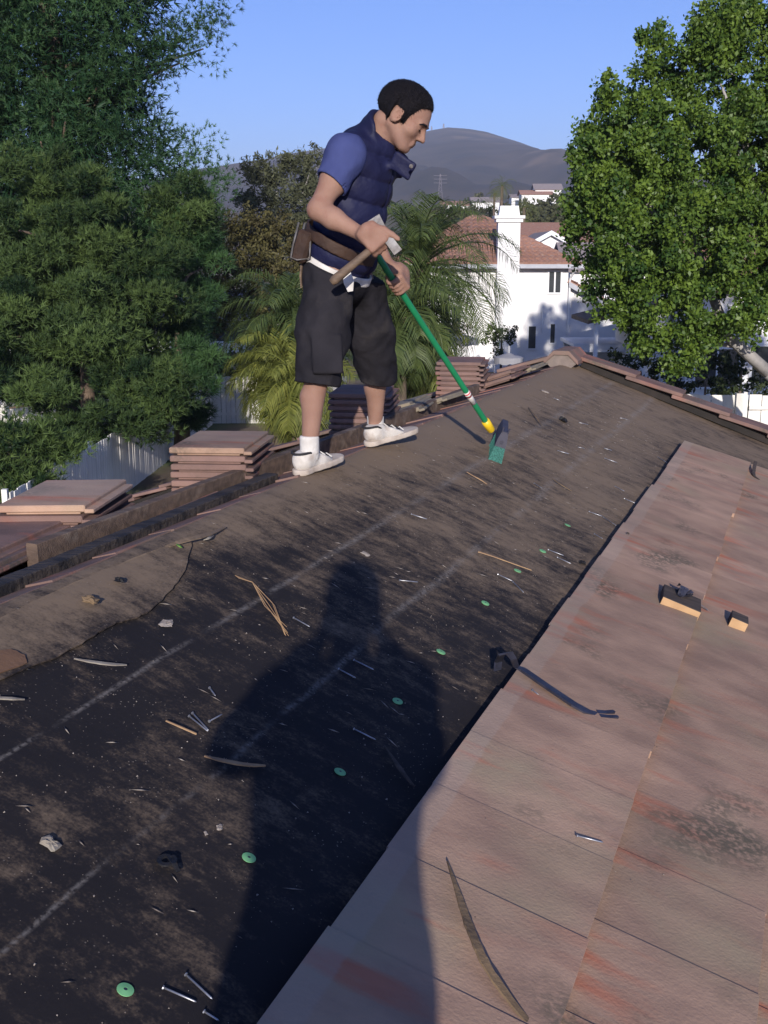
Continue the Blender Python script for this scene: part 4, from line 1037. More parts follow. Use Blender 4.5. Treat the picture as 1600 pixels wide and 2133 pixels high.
def sdf_mesh(f, lo, hi, h):
    "naive surface nets over the box lo..hi with cell size h; blocks far from the surface are skipped"
    lo = np.asarray(lo, float); hi = np.asarray(hi, float); B = 16
    n = (np.ceil((hi - lo) / h / B).astype(int)) * B + 1
    ax = [lo[i] + np.arange(n[i]) * h for i in range(3)]
    nb = (n - 1) // B
    bi = np.stack(np.meshgrid(*[np.arange(k) for k in nb], indexing='ij'), -1).reshape(-1, 3)
    cen = lo + (bi + .5) * B * h
    dc = f(cen.astype(np.float32)); rad_ = B * h * .87 * 1.35 + .03
    G = np.empty(n, np.float32); 
    for (i, j, k), d in zip(bi, dc):
        sl = tuple(slice(v * B, v * B + B + 1) for v in (i, j, k))
        G[sl] = d
    for (i, j, k), d in zip(bi, dc):
        if abs(d) < rad_:
            sl = tuple(slice(v * B, v * B + B + 1) for v in (i, j, k))
            X, Y, Z = np.meshgrid(ax[0][sl[0]], ax[1][sl[1]], ax[2][sl[2]], indexing='ij')
            G[sl] = f(np.stack([X, Y, Z], -1).reshape(-1, 3).astype(np.float32)).reshape(X.shape)
    I = G < 0
    cs = [I[a:n[0] - 1 + a, b:n[1] - 1 + b, c:n[2] - 1 + c] for a in (0, 1) for b in (0, 1) for c in (0, 1)]
    al = np.logical_and.reduce(cs); an = np.logical_or.reduce(cs); act = an & ~al
    ci = np.argwhere(act); vid = np.full(act.shape, -1, np.int64); vid[act] = np.arange(len(ci))
    acc = np.zeros((len(ci), 3)); cnt = np.zeros(len(ci))
    cor = [(a, b, c) for a in (0, 1) for b in (0, 1) for c in (0, 1)]
    val = {c: G[ci[:, 0] + c[0], ci[:, 1] + c[1], ci[:, 2] + c[2]] for c in cor}
    for c in cor:
        for a in range(3):
            if c[a] == 0:
                e = list(c); e[a] = 1; e = tuple(e); v0, v1 = val[c], val[e]; m_ = (v0 < 0) != (v1 < 0)
                t = np.where(m_, v0 / np.where(m_, v0 - v1, 1), 0); p = np.array(c, float)[None] + np.zeros((len(ci), 3)); p[:, a] += t
                acc[m_] += p[m_]; cnt[m_] += 1
    V = lo + (ci + acc / np.maximum(cnt, 1)[:, None]) * h
    Fs = []
    for a in range(3):
        s0 = [slice(None)] * 3; s1 = [slice(None)] * 3; s0[a] = slice(0, -1); s1[a] = slice(1, None)
        A_, B_ = I[tuple(s0)], I[tuple(s1)]
        e = np.argwhere(A_ != B_); b, c = [(1, 2), (2, 0), (0, 1)][a]
        ok = (e[:, b] > 0) & (e[:, c] > 0) & (e[:, b] < n[b] - 1) & (e[:, c] < n[c] - 1); e = e[ok]
        ob = np.zeros(3, int); ob[b] = 1; oc = np.zeros(3, int); oc[c] = 1
        q = np.stack([vid[tuple((e - ob - oc).T)], vid[tuple((e - oc).T)], vid[tuple(e.T)], vid[tuple((e - ob).T)]], 1)
        fl = A_[tuple(e.T)]
        q[~fl] = q[~fl][:, ::-1]; Fs.append(q)
    F = np.concatenate(Fs); F = F[(F >= 0).all(1)]
    return V, F
def body_part(name, f, lo, hi, h, m, parent, tint=None):
    V, F = sdf_mesh(f, lo, hi, h)
    return obj(name, V, F, m, parent, smooth=True, tint=None if tint is None else tint(V))
def rot_frame(x, up=(0, 0, 1)):
    x = nrm(x); y = nrm(np.cross(up, x)); z = np.cross(x, y); return np.stack([x, y, z], 1)
def wob(P, sc_, seed=0):
    return np.sin(P[:, 0] * sc_ + 1.3 * np.sin(P[:, 2] * sc_ * .7 + seed)) * np.sin(P[:, 1] * sc_ * .9 + seed * 2 + 1.1 * np.sin(P[:, 0] * sc_ * .6)) * np.sin(P[:, 2] * sc_ * .8 + seed * 3)

def skin_material():
    m = pmat('skin', (.325, .192, .140), (.255, .140, .100), .62, 9, .35, 300, spec=.25, col3=(.25, .120, .085), scale3=16, t3=(.55, .8))
    t = m.node_tree; b = t.nodes['Principled BSDF']; src = b.inputs['Base Color'].links[0].from_socket
    a_ = nd(t, 'ShaderNodeAttribute', attribute_name='tint')
    t.links.new(mixc(t, a_.outputs['Fac'], src, (.20, .12, .10)), b.inputs['Base Color'])
    b.inputs['Subsurface Weight'].default_value = .08; b.inputs['Subsurface Radius'].default_value = (.01, .004, .002)
    return m
M['skin'] = skin_material()
M['hair'] = pmat('black_hair', (.012, .010, .012), (.006, .005, .008), .7, 90, 1.0, 420, spec=.2, stretch=(1, 1, .35))
M['vest'] = pmat('navy_vest', (.011, .013, .048), (.008, .009, .034), .62, 8, .25, 60, spec=.25)
M['tee'] = pmat('blue_tee', (.056, .070, .185), (.044, .055, .148), .9, 7, .3, 35, spec=.1)
M['shorts'] = pmat('charcoal_shorts', (.026, .024, .028), (.016, .015, .018), .92, 7, .4, 40, spec=.1, col3=(.060, .052, .048), scale3=5, t3=(.58, .76))
M['leather'] = pmat('brown_leather', (.05, .027, .018), (.028, .016, .012), .65, 16, .3, 60)
M['white'] = pmat('white_cotton', (.66, .63, .58), (.52, .49, .45), .9, 20, .2, 80)
M['shoe'] = pmat('scuffed_white_shoe', (.66, .62, .56), (.50, .46, .41), .7, 20, .15, 60, col3=(.34, .27, .22), scale3=11, t3=(.58, .72))
M['sole'] = pmat('dirty_rubber', (.52, .45, .38), (.34, .28, .23), .8, 18)
M['piping'] = pmat('dark_piping', (.03, .028, .03), (.02, .02, .02), .7, 10)
M['steel'] = pmat('worn_steel', (.17, .165, .165), (.06, .05, .045), .5, 22, .2, 60, metal=.35)
M['darksteel'] = pmat('dark_steel', (.10, .10, .13), (.055, .055, .075), .42, 18, .1, 60, metal=.7)
M['ash'] = pmat('worn_ash_handle', (.19, .13, .085), (.10, .07, .05), .65, 8, .2, 60, stretch=(1, 6, 6))

def grip(P, d, c, a, wrist, r, n_sign_dir, thumb=None, k=.006, fr=.0088, sc=1.0, wrap=235):
    "hand closed round a bar with axis a through c: palm, four curled fingers, thumb; returns the field joined to d"
    a = nrm(a); w = np.asarray(wrist, float) - c; wl = np.linalg.norm(w); w = nrm(w - a * (w @ a)); n = nrm(np.cross(a, w))
    if n @ np.asarray(n_sign_dir) < 0: n = -n
    R = np.stack([w, a, n], 1)
    pc = c + n * (r + .017 * sc) + w * .03 * sc
    palm = bx(P, pc, (.046 * sc, .041 * sc, .0145 * sc), R, .012)
    palm = smin(palm, rc(P, wrist, pc + w * .03 * sc, .026 * sc, .024 * sc), .03)
    d = smin(d, palm, .02)
    for i, off in enumerate((.031, .0105, -.010, -.0300)):
        ln = (.94, 1.0, .95, .8)[i]; f = fr * (1, 1.02, .98, .88)[i] * sc
        cc = c + a * off * sc; pts = [cc + n * (r + .016 * sc) - w * .004]
        for th in np.linspace(28, wrap * ln, 6):
            t = rad(th); pts.append(cc + (n * math.cos(t) - w * math.sin(t)) * (r + f * .95))
        d = smin(d, chain(P, pts, [f * 1.1, f * 1.12, f * 1.08, f, f, f * .92, f * .85], .004), k)
    if thumb is None:
        b0 = pc + w * .02 * sc + a * .030 * sc
        tp = [b0, b0 + a * .022 * sc - n * .012 * sc - w * .012, c + a * .048 * sc + (n * .1 + w * .95) * (r + .011), c + a * .040 * sc + (-n * .85 + w * .5) * (r + .011)]
    else: tp = thumb(pc, w, a, n)
    d = smin(d, chain(P, tp, [.017 * sc, .0135 * sc, .0115 * sc, .0095 * sc], .006), .008)
    return d

# ---- the roofer
yw = lambda x, y, Y: at(x, y, Y)
man = thing('person', at(700, 940, 4.75) * [1, 1, 0] + [0, 0, -.856], 'man in navy vest, blue tee and dark shorts sweeping, standing on the ridge', 'person')
pel = yw(702, 560, 4.72); chest = yw(742, 375, 4.68); neckb = yw(786, 292, 4.66)
shR = yw(722, 322, 4.52); shL = yw(792, 312, 4.86)
elR = yw(662, 437, 4.43); wrR = yw(762, 493, 4.38)
elL = yw(748, 440, 4.98); wrL = yw(812, 558, 4.80)
hipR = yw(684, 590, 4.62); hipL = yw(742, 585, 4.83)
knR = yw(664, 775, 4.46); knL = yw(790, 765, 5.02)
anR = yw(644, 928, 4.42); anL = yw(781, 884, 5.10)
fwd = nrm([.94, -.34, 0]); lef = np.array([.34, .94, 0]); spine = nrm(neckb - pel)
TR = np.stack([nrm(fwd - spine * (fwd @ spine)), lef, spine], 1)
yaw, pit = rad(-11), rad(34)
hf = np.array([math.cos(pit) * math.cos(yaw), math.cos(pit) * math.sin(yaw), -math.sin(pit)]); HS = 1.03
hl = nrm(np.cross([0, 0, 1], hf)); hu = np.cross(hf, hl)
roll = rad(-4); hl, hu = hl * math.cos(roll) + hu * math.sin(roll), hu * math.cos(roll) - hl * math.sin(roll)
HR = np.stack([hf, hl, hu], 1); HC = yw(840, 246, 4.62)
def H(*p): return HC + HR @ (np.array(p) * HS)
def toH(P): return ((P - HC.astype(np.float32)) @ HR.astype(np.float32)) / HS
def head(P):
    Q = toH(P)
    d = el(Q, (-.010, 0, .036), (.102, .0775, .084))
    d = smin(d, el(Q, (.034, 0, -.022), (.056, .057, .078)), .03)
    for s in (-1, 1):
        d = smin(d, rc(Q, (-.018, s * .053, -.044), (.058, s * .022, -.088), .017, .017), .025)
        d = smin(d, el(Q, (.052, s * .043, -.022), (.026, .022, .022)), .02)          # cheekbone
        d = smin(d, rc(Q, (.078, s * .044, .018), (.089, s * .014, .022), .007, .009), .014)  # brow
    d = smin(d, el(Q, (.068, 0, -.088), (.019, .021, .017)), .015)                       # chin
    for s in (-1, 1):
        d = smax(d, -el(Q, (.097, s * .033, -.002), (.020, .019, .013)), .012)          # eye socket
        d = smin(d, el(Q, (.0725, s * .032, -.002), (.0135, .015, .0125)), .004)        # closed lid
    d = smin(d, rc(Q, (.088, 0, .012), (.109, 0, -.028), .0080, .0105), .010)           # nose
    for s in (-1, 1): d = smin(d, el(Q, (.097, s * .0125, -.033), (.011, .008, .008)), .006)
    d = smax(d, -rc(Q, (.100, -.02, -.042), (.100, .02, -.042), .005, .005), .006)
    d = smin(d, rc(Q, (.0870, -.017, -.054), (.0870, .017, -.054), .0058, .0062), .008)  # lips
    d = smin(d, rc(Q, (.0840, -.015, -.0655), (.0840, .015, -.0655), .0066, .0072), .008)
    d = smax(d, -rc(Q, (.0935, -.024, -.0600), (.0935, .024, -.0600), .0024, .0026), .003)
    for s in (-1, 1):
        Re = rot_frame((.9, s * .35, -.15)); e = el(Q, (-.012, s * .080, -.006), (.026, .010, .034), Re)
        e = smax(e, -el(Q, (-.004, s * .090, -.004), (.014, .008, .020), Re), .004); d = smin(d, e, .006)
    return d * HS
hatc = yw(787, 511, 4.375)                                  # where the near hand grips the hatchet
ha = nrm(yw(812, 487, 4.36) - yw(692, 588, 4.33))
brc = yw(826, 593, 4.79)                                    # where the far hand grips the broom
brt = at(1017, 886, 5.30); ba_ = nrm(brt - brc)
def body(P):
    d = smin(head(P), rc(P, H(-.045, 0, -.05), neckb, .054, .062), .02)
    d = smin(d, rc(P, H(-.01, 0, -.07), neckb + fwd * .03, .040, .055), .025)
    t = el(P, chest - spine * .02, (.115, .165, .17), TR); t = smin(t, el(P, (chest + pel) / 2, (.11, .15, .17), TR), .06); t = smin(t, el(P, pel, (.12, .16, .11), TR), .06)
    t = smin(t, rc(P, shR, shL, .062, .062), .05); d = smin(d, t, .04)
    for sh, elb, wr in ((shR, elR, wrR), (shL, elL, wrL)):
        m1 = sh * .55 + elb * .45; m2 = elb * .68 + wr * .32
        d = smin(d, chain(P, [sh, m1, elb, m2, wr], [.054, .048, .037, .0385, .024], .025), .03)
        d = smin(d, el(P, sh * .62 + elb * .38 + nrm(wr - elb) * .012, (.044, .044, .07), rot_frame(np.cross([0, 1, 0], elb - sh), elb - sh)), .03)
    for hp_, kn, an in ((hipR, knR, anR), (hipL, knL, anL)):
        cf = kn * .66 + an * .34 - fwd * .022
        d = smin(d, chain(P, [hp_, kn, an], [.074, .043, .027], .03), .03)
        d = smin(d, rc(P, kn * .9 + an * .1 - fwd * .008, cf, .034, .0360), .03); d = smin(d, rc(P, cf, an * .85 + kn * .15, .0345, .025), .03)
        d = smin(d, rc(P, an, an - np.array([0, 0, .05]), .031, .035), .02)
    d = grip(P, d, hatc, ha, wrR, .0165, (0, -1, 0), thumb=lambda pc, w, a, n: [pc + w * .02 + a * .028, pc - w * .006 + a * .050, pc - w * .040 + a * .062, pc - w * .066 + a * .070], sc=1.06)
    d = grip(P, d, brc, -ba_, wrL, .0145, (.8, -.5, .3), sc=1.05)
    return d
def skin_tint(V):
    Q = toH(V.astype(np.float32)); t = np.zeros(len(V))
    jaw = np.exp(-((Q[:, 2] + .075) / .03) ** 2) * (Q[:, 0] > -.02) * (np.abs(Q[:, 1]) < .075) * .28
    lip = (np.exp(-(((Q[:, 0] - .094) / .012) ** 2 + ((Q[:, 2] + .060) / .010) ** 2 + (Q[:, 1] / .022) ** 2))) * .5
    br = np.exp(-(((Q[:, 2] - .021 - .03 * (np.abs(Q[:, 1]) - .03)) / .0055) ** 2)) * (np.abs(Q[:, 1]) > .010) * (np.abs(Q[:, 1]) < .052) * (Q[:, 0] > .055) * 1.0
    return np.clip(np.maximum(np.maximum(jaw, lip), 0), 0, 1)
lo = np.minimum.reduce([elR, anR - [.1, .1, .1], shR]) - .12; hi = np.maximum.reduce([H(.1, 0, .15), shL, anL, elL, brc]) + .12
body_part('body', body, lo, hi, .0060, M['skin'], man, skin_tint)
def hair(P):
    Q = toH(P); d = head(P) / HS
    ay = np.abs(Q[:, 1])
    front = .078 - .55 * np.clip(ay - .030, 0, .1)                       # forehead and temples
    side = .020 + 2.2 * np.clip(Q[:, 0] - .034, 0, .03)                   # above the ear, rising to the temple
    low = np.where(Q[:, 0] > .055, front, np.minimum(side, front))
    low = np.where(Q[:, 0] < -.036, -.050 - .5 * np.clip(-.036 - Q[:, 0], 0, .1) * 0, low)   # behind the ear to the nape
    sbw = np.clip((np.minimum(Q[:, 0] - .012, .030 - Q[:, 0]) + .002) / .004, 0, 1) * (ay > .045)   # sideburn
    low = low * (1 - sbw) + np.minimum(low, -.022) * sbw
    reg = low - Q[:, 2] + .003 * np.sin(Q[:, 0] * 420) * np.sin(Q[:, 1] * 390 + 1)
    thick = .003 + .0105 * np.clip(-reg / .05, 0, 1) + .003 * np.clip((Q[:, 0] - .03) / .05, 0, 1) * np.clip(-reg / .03, 0, 1)
    n_ = .0007 * np.sin(Q[:, 0] * 300 + np.sin(Q[:, 1] * 160) * 2) * np.sin(Q[:, 1] * 260 + Q[:, 2] * 150)
    return np.maximum(d - thick - n_, reg * .8) * HS
Vh, Fh = sdf_mesh(hair, H(-.0, 0, .04) - .165, H(0, 0, .04) + .165, .0048)
# short strands standing off the mass of hair so that its outline is soft
k_ = RS.randint(0, len(Vh), 9000); b0 = Vh[k_]; q_ = (b0 - HC) @ HR / HS
n_h = b0 - (HC + HR @ np.array([-.012, 0, .02])); n_h /= np.linalg.norm(n_h, axis=1, keepdims=True)
comb = hf * .55 * np.clip(q_[:, 2:3] / .08, -.2, 1) - hu * .5; comb = comb + RS.normal(size=b0.shape) * .35
comb -= n_h * (comb * n_h).sum(1, keepdims=True); tip = b0 + n_h * RS.uniform(.001, .005, (len(b0), 1)) + comb * RS.uniform(.006, .014, (len(b0), 1))
e_h = np.cross(comb, n_h); e_h /= np.linalg.norm(e_h, axis=1, keepdims=True) + 1e-9
Vs_ = np.stack([b0 - e_h * .0007, b0 + e_h * .0007, tip, tip], 1).reshape(-1, 3); Fs_ = np.arange(len(b0) * 4).reshape(-1, 4)[:, :3]
Fall = [tuple(f) for f in Fh.tolist()] + [tuple(f) for f in (Fs_ + len(Vh)).tolist()]
obj('hair', np.concatenate([Vh, Vs_]), Fall, M['hair'], man, smooth=True)
# eyebrows and lashes
for s in (-1, 1):
    MB().tube([H(.094, s * .012, .018), H(.095, s * .026, .0225), H(.086, s * .044, .020), H(.076, s * .054, .012)], [.003, .0052, .0045, .0018], 6).build('eyebrow', M['hair'], man, smooth=True)
    MB().tube([H(.0855, s * .020, -.0045), H(.0885, s * .032, -.0065), H(.083, s * .045, -.0045)], [.0012, .0022, .0012], 5).build('eyelashes', M['hair'], man, smooth=True)
# puffer vest: quilted torso shell, open at the arms, standing collar turned out at the front
vb = yw(705, 561, 4.70)
def vest(P):
    t = el(P, chest + spine * .0 + fwd * .008, (.138, .170, .19), TR)
    t = smin(t, el(P, chest * .45 + pel * .55 + fwd * .012, (.134, .160, .19), TR), .07)
    t = smin(t, el(P, pel + spine * .05, (.140, .170, .12), TR), .05)
    t = smin(t, rc(P, shR * .88 + shL * .12 + spine * .014, shL * .88 + shR * .12 + spine * .014, .066, .066), .06)
    t = smin(t, rc(P, neckb - spine * .02, neckb + spine * .02, .085, .08), .05)
    h = (P - pel.astype(np.float32)) @ spine.astype(np.float32)
    q = np.abs(np.sin((h - .02) * PI / .092)) ** .5
    t = t - .013 * (q - .6) - .0035 * wob(P, 38, 1) - .002 * wob(P, 80, 2)
    # zip groove down the front
    Q = (P - chest.astype(np.float32)) @ TR.astype(np.float32)
    t = t + .010 * np.exp(-(Q[:, 1] / .008) ** 2) * (Q[:, 0] > 0)
    # hem and neck hole
    nb = (P - vb.astype(np.float32)) @ nrm(spine + fwd * .05).astype(np.float32)
    t = smax(t, -nb, .012)
    ax_ = nrm(H(-.03, 0, -.05) - neckb)
    t = smax(t, -(rc(P, neckb - ax_ * .02, neckb + ax_ * .3, .066, .085)), .01)
    for sh, elb in ((shR, elR), (shL, elL)):
        t = smax(t, -(rc(P, sh + (elb - sh) * .10 + (sh - (shR + shL) / 2) * .10, elb, .072, .066)), .008)
    # collar
    b0 = neckb - spine * .02; col = np.abs(rc(P, b0, b0 + nrm(ax_ + fwd * .05) * .115, .088, .094)) - .011
    along = (P - b0.astype(np.float32)) @ ax_.astype(np.float32)
    col = smax(col, along - .095 + .0 * Q[:, 0], .008); col = np.maximum(col, -along - .03)
    front = (P - neckb.astype(np.float32)) @ fwd.astype(np.float32); sidew = (P - neckb.astype(np.float32)) @ lef.astype(np.float32)
    col = smax(col, np.minimum(front - .035, 10 * np.ones_like(front)), .02)
    t = smin(t, col, .012)
    # turned-out collar flap at the chest
    fl = yw(838, 345, 4.57)
    for (c, r, ang) in ((fl, (.050, .010, .036), .25), (yw(820, 335, 4.70), (.05, .014, .045), -.2)):
        R_ = np.stack([nrm([.80, -.35 + ang, -.42]), nrm([.25, .95, .1]), nrm([.5, -.1, .8])], 1)
        t = smin(t, bx(P, c, r, R_, .009) - .003 * wob(P, 60, 5), .022)
    return t
body_part('vest', vest, np.minimum(shR, pel) - [.25, .2, .12], np.maximum(neckb, shL) + [.24, .22, .2], .0062, M['vest'], man)
for z_ in ((856, 347, 4.50),):
    c = yw(*z_); MB().tube([c, c + [.001, -.006, .001]], .008, 10).build('snap_button', M['steel'], man)
def tee(P):
    d = None
    for sh, elb in ((shR, elR), (shL, elL)):
        out = nrm(sh - (shR + shL) / 2)
        a_ = sh + out * .004; c_ = sh * .46 + elb * .54
        e = chain(P, [a_ - out * .06, a_, c_], [.058, .070, .067], .05)
        ax_ = nrm(elb - sh); cut = (P - c_.astype(np.float32)) @ nrm(ax_ + np.array([-.18, 0, .1])).astype(np.float32)
        e = smax(e - .003 * wob(P, 60, 3), cut, .006)
        e = np.maximum(e, -(rc(P, c_ - ax_ * .03, c_ + ax_ * .1, .058, .062)))
        d = e if d is None else np.minimum(d, e)
    return d
body_part('tee_shirt', tee, np.minimum(shR, elR) - .12, np.maximum(shL, elL) + .12, .0050, M['tee'], man)
# white undershirt tail, belt with pouch, hammer loop
c0 = pel + spine * .012
def band(P, c, rr_, half, up, th=.004):
    q = (P - c.astype(np.float32)) @ TR.astype(np.float32); r = np.sqrt((q[:, 0] / rr_[0]) ** 2 + (q[:, 1] / rr_[1]) ** 2)
    d = np.abs(r - 1) * min(rr_) - th; hgt = q[:, 2] + up * q[:, 0]
    return smax(d, np.abs(hgt) - half, .003)
body_part('undershirt', lambda P: band(P, pel + spine * .006, (.139, .169), .019, .12, .006) , pel - .25, pel + .25, .006, M['white'], man)
bc = yw(712, 506, 4.70)
body_part('tool_belt', lambda P: band(P, bc, (.150, .178), .024, .16, .005), bc - .26, bc + .26, .006, M['leather'], man)
pq = yw(636, 512, 4.62)
po = MB(); V, F = chamfer_box((-.035, -.05, -.065), (.035, .05, .06), .012); po.add([tuple(pq + TR @ np.array(v)) for v in V], F); po.build('pouch', M['leather'], man)
for k in (-.03, .03):
    a_ = pq + lef * k; MB().tube([a_ + [-.01, -.02, .09], a_ + [-.035, -.02, .0], a_ + [-.045, -.02, -.045], a_ + [-.02, -.02, -.055], a_ + [.03, -.02, -.05], a_ + [.035, -.02, .04]], .0045, 6).build('hammer_loop', M['steel'], man, smooth=True)
MB().tube([yw(629, 545, 4.62), yw(626, 575, 4.62), yw(628, 600, 4.62)], [.006, .005, .004], 5).build('strap', M['ash'], man)
rg = yw(727, 588, 4.50)
V, F = ribbon([rg + [-.012, 0, .05], rg + [.0, -.012, 0], rg + [.006, -.006, -.035]], [.03, .042, .022], .006, np.array([0, -1.0, 0])); MB().add(V, F).build('rag', M['white'], man)
# cargo shorts
def shorts(P):
    p = el(P, pel - spine * .035 + fwd * .004, (.138, .168, .12), TR); d = p
    for i, (hp_, kn, an) in enumerate(((hipR, knR, anR), (hipL, knL, anL))):
        ax_ = nrm(kn - hp_); hem = kn + (an - kn) * (.17 if i == 0 else .20)
        e = chain(P, [hp_ + spine * .03, hp_ * .45 + kn * .55, hem], [.104, .098, .090], .05)
        e = e - .009 * wob(P, 24, i + 1) - .005 * wob(P, 52, i + 4) - .004 * np.sin((P @ np.array([.6, .2, 1.0], np.float32)) * 48 + 3 * wob(P, 9, i)) * .6
        cut = (P - hem.astype(np.float32)) @ nrm(an - kn + np.array([.0, 0, 0])).astype(np.float32); e = smax(e, cut, .006)
        e = np.maximum(e, -rc(P, hem - (an - kn) * .14, hem + (an - kn) * .3, .071, .078))
        if i == 0:   # cargo pocket on the near thigh
            c = hp_ * .22 + kn * .78 + np.array([.030, -.094, 0]); e = smin(e, bx(P, c, (.06, .011, .08), rot_frame((1, .12, 0), -ax_), .009), .014)
        d = smin(d, e, .045)
    wl = (P - (pel + spine * .005).astype(np.float32)) @ nrm(spine + fwd * .10).astype(np.float32)
    return smax(d, wl, .008)
body_part('shorts', shorts, np.minimum(knR, hipR) - [.2, .22, .16], np.maximum(knL, hipL) + [.2, .22, .12], .0064, M['shorts'], man)
# shoes and socks
def shoe_pair(an, heel, toe, who):
    heel = np.array(heel, float); toe = np.array(toe, float); d_ = nrm(toe - heel); L_ = np.linalg.norm(toe - heel)
    R_ = rot_frame(d_); up = R_[:, 2]; sd = R_[:, 1]
    def up_(P):
        d = rc(P, heel + d_ * .042 + up * .044, heel + d_ * (L_ * .55) + up * .036, .037, .038)
        d = smin(d, rc(P, heel + d_ * (L_ * .5) + up * .032, toe - d_ * .040 + up * .024, .039, .028), .03)
        d = smin(d, rc(P, heel + d_ * .052 + up * .06, an - np.array([0, 0, .012]), .040, .043), .025)
        q = (P - heel.astype(np.float32)) @ R_.astype(np.float32)
        d = smax(d, q[:, 2] - .088 - .16 * np.clip(-(q[:, 0] - .09), -.05, .1) * 0 + .55 * np.clip(q[:, 0] - .085, 0, 1), .008)
        d = smax(d, .012 - q[:, 2], .004)
        return d - .0015 * wob(P, 70, 2)
    def so(P):
        q = (P - heel.astype(np.float32)) @ R_.astype(np.float32); t = np.clip(q[:, 0] / L_, 0, 1)
        hw = .038 + .010 * np.sin(PI * np.clip((t - .25) / .75, 0, 1)) - .004 * np.sin(PI * np.clip(t / .6, 0, 1))
        x = np.clip(q[:, 0], hw, L_ - hw); r = np.sqrt((q[:, 0] - x) ** 2 + q[:, 1] ** 2) - hw
        return smax(r - .003, np.abs(q[:, 2] - .010) - .012, .004)
    lo = np.minimum.reduce([heel, toe, an]) - .09; hi = np.maximum.reduce([heel, toe, an]) + .09
    sh_ = body_part('shoe', up_, lo, hi, .0045, M['shoe'], man); body_part('sole', so, lo, hi, .0045, M['sole'], sh_)
    top = heel + up * .088
    ring = [top + d_ * (.045 + .046 * math.cos(t)) + sd * .040 * math.sin(t) - up * (.030 * (math.cos(t) > 0) * math.cos(t)) for t in np.linspace(0, 2 * PI, 22)]
    MB().tube(ring, .0045, 6).build('piping', M['piping'], sh_, smooth=True)
    for k in range(5):
        c = heel + d_ * (.115 + .022 * k) + up * (.075 - .009 * k); MB().tube([c - sd * .026 - up * .008, c + up * .004, c + sd * .026 - up * .008], .0032, 5).build('lace', M['piping'] if k % 2 else M['white'], sh_)
    def sk(P):
        return smax(rc(P, an - up * .04, an + np.array([0, 0, .06]) + (knR - anR) * .02, .0385, .039), -((an + np.array([0, 0, .040]) - P) @ np.array([0, 0, 1.0])) , .004)
    body_part('sock', sk, an - .12, an + .12, .005, M['white'], man)
shoe_pair(anR, (-.345, 4.365, -.862), (-.185, 4.605, -.835), 'near')
shoe_pair(anL, (-.080, 5.03, -.858), (.150, 5.215, -.815), 'far')

# ---- hatchet in the near hand
hr = thing('roofing_hatchet', hatc, 'roofing hatchet with worn wooden handle held in the man\'s right hand', 'hatchet')
p0 = yw(690, 589, 4.33); p1 = yw(806, 492, 4.352)
MB().tube([p0, p0 + (p1 - p0) * .06, p0 + (p1 - p0) * .45, p1], [.013, .0185, .0155, .0135], 10).build('handle', M['ash'], hr, smooth=True)
hx_ = nrm(yw(776, 462, 4.37) - yw(820, 522, 4.35)); hz_ = ha; hn_ = nrm(np.cross(hx_, hz_)); hz_ = nrm(np.cross(hn_, hx_))
Rh = np.stack([hx_, hn_, hz_], 1); hc = yw(801, 489, 4.352)
bl = [(-.085, -.017), (-.085, .019), (-.035, .018), (-.01, .021), (.03, .022), (.074, .030), (.078, -.026), (.03, -.020), (-.01, -.018), (-.035, -.016)]
th_ = [.013, .013, .011, .012, .006, .0015, .0015, .006, .012, .011]
V = [hc + Rh @ np.array([x_, t_, z_]) for (x_, z_), t_ in zip(bl, th_)] + [hc + Rh @ np.array([x_, -t_, z_]) for (x_, z_), t_ in zip(bl, th_)]
n = len(bl); MB().add(V, [tuple(range(n)), tuple(range(2 * n - 1, n - 1, -1))] + [(i, n + i, n + (i + 1) % n, (i + 1) % n) for i in range(n)]).build('head', M['steel'], hr)

# ---- broom
M['green'] = pmat('green_painted_handle', (.012, .22, .085), (.010, .18, .07), .4, 10, spec=.5)
M['yellow'] = pmat('yellow_plastic', (.75, .50, .015), (.66, .42, .012), .45, 10, spec=.5)
M['greyp'] = pmat('grey_plastic', (.055, .053, .075), (.04, .038, .055), .6, 12)
M['bristle'] = pmat('teal_bristle', (.045, .20, .165), (.012, .07, .06), .7, 160)
br = thing('push_broom', brt, 'green handled broom with teal bristles sweeping the felt', 'broom')
bt = brc - ba_ * .20
MB().tube([bt, bt + ba_ * .02, brt - ba_ * .02, brt], [.0115, .0135, .0135, .0135], 12).build('handle', M['green'], br, smooth=True)
MB().tube([brt - ba_ * .035, brt - ba_ * .005, brt + ba_ * .035, brt + ba_ * .045], [.020, .021, .019, .012], 12).build('ferrule', M['yellow'], br, smooth=True)
s1 = brc + (brt - brc) * .735
MB().tube([s1, s1 + ba_ * .085], .0141, 12).build('sticker', M['white'], br, smooth=True)
MB().tube([s1 + ba_ * .008, s1 + ba_ * .034], .0145, 12).build('sticker_print', pmat('red_print', (.55, .03, .04), (.5, .03, .04), .5), br, smooth=True)
MB().tube([s1 + ba_ * .015, s1 + ba_ * .026], .0148, 12).build('sticker_print', M['white'], br, smooth=True)
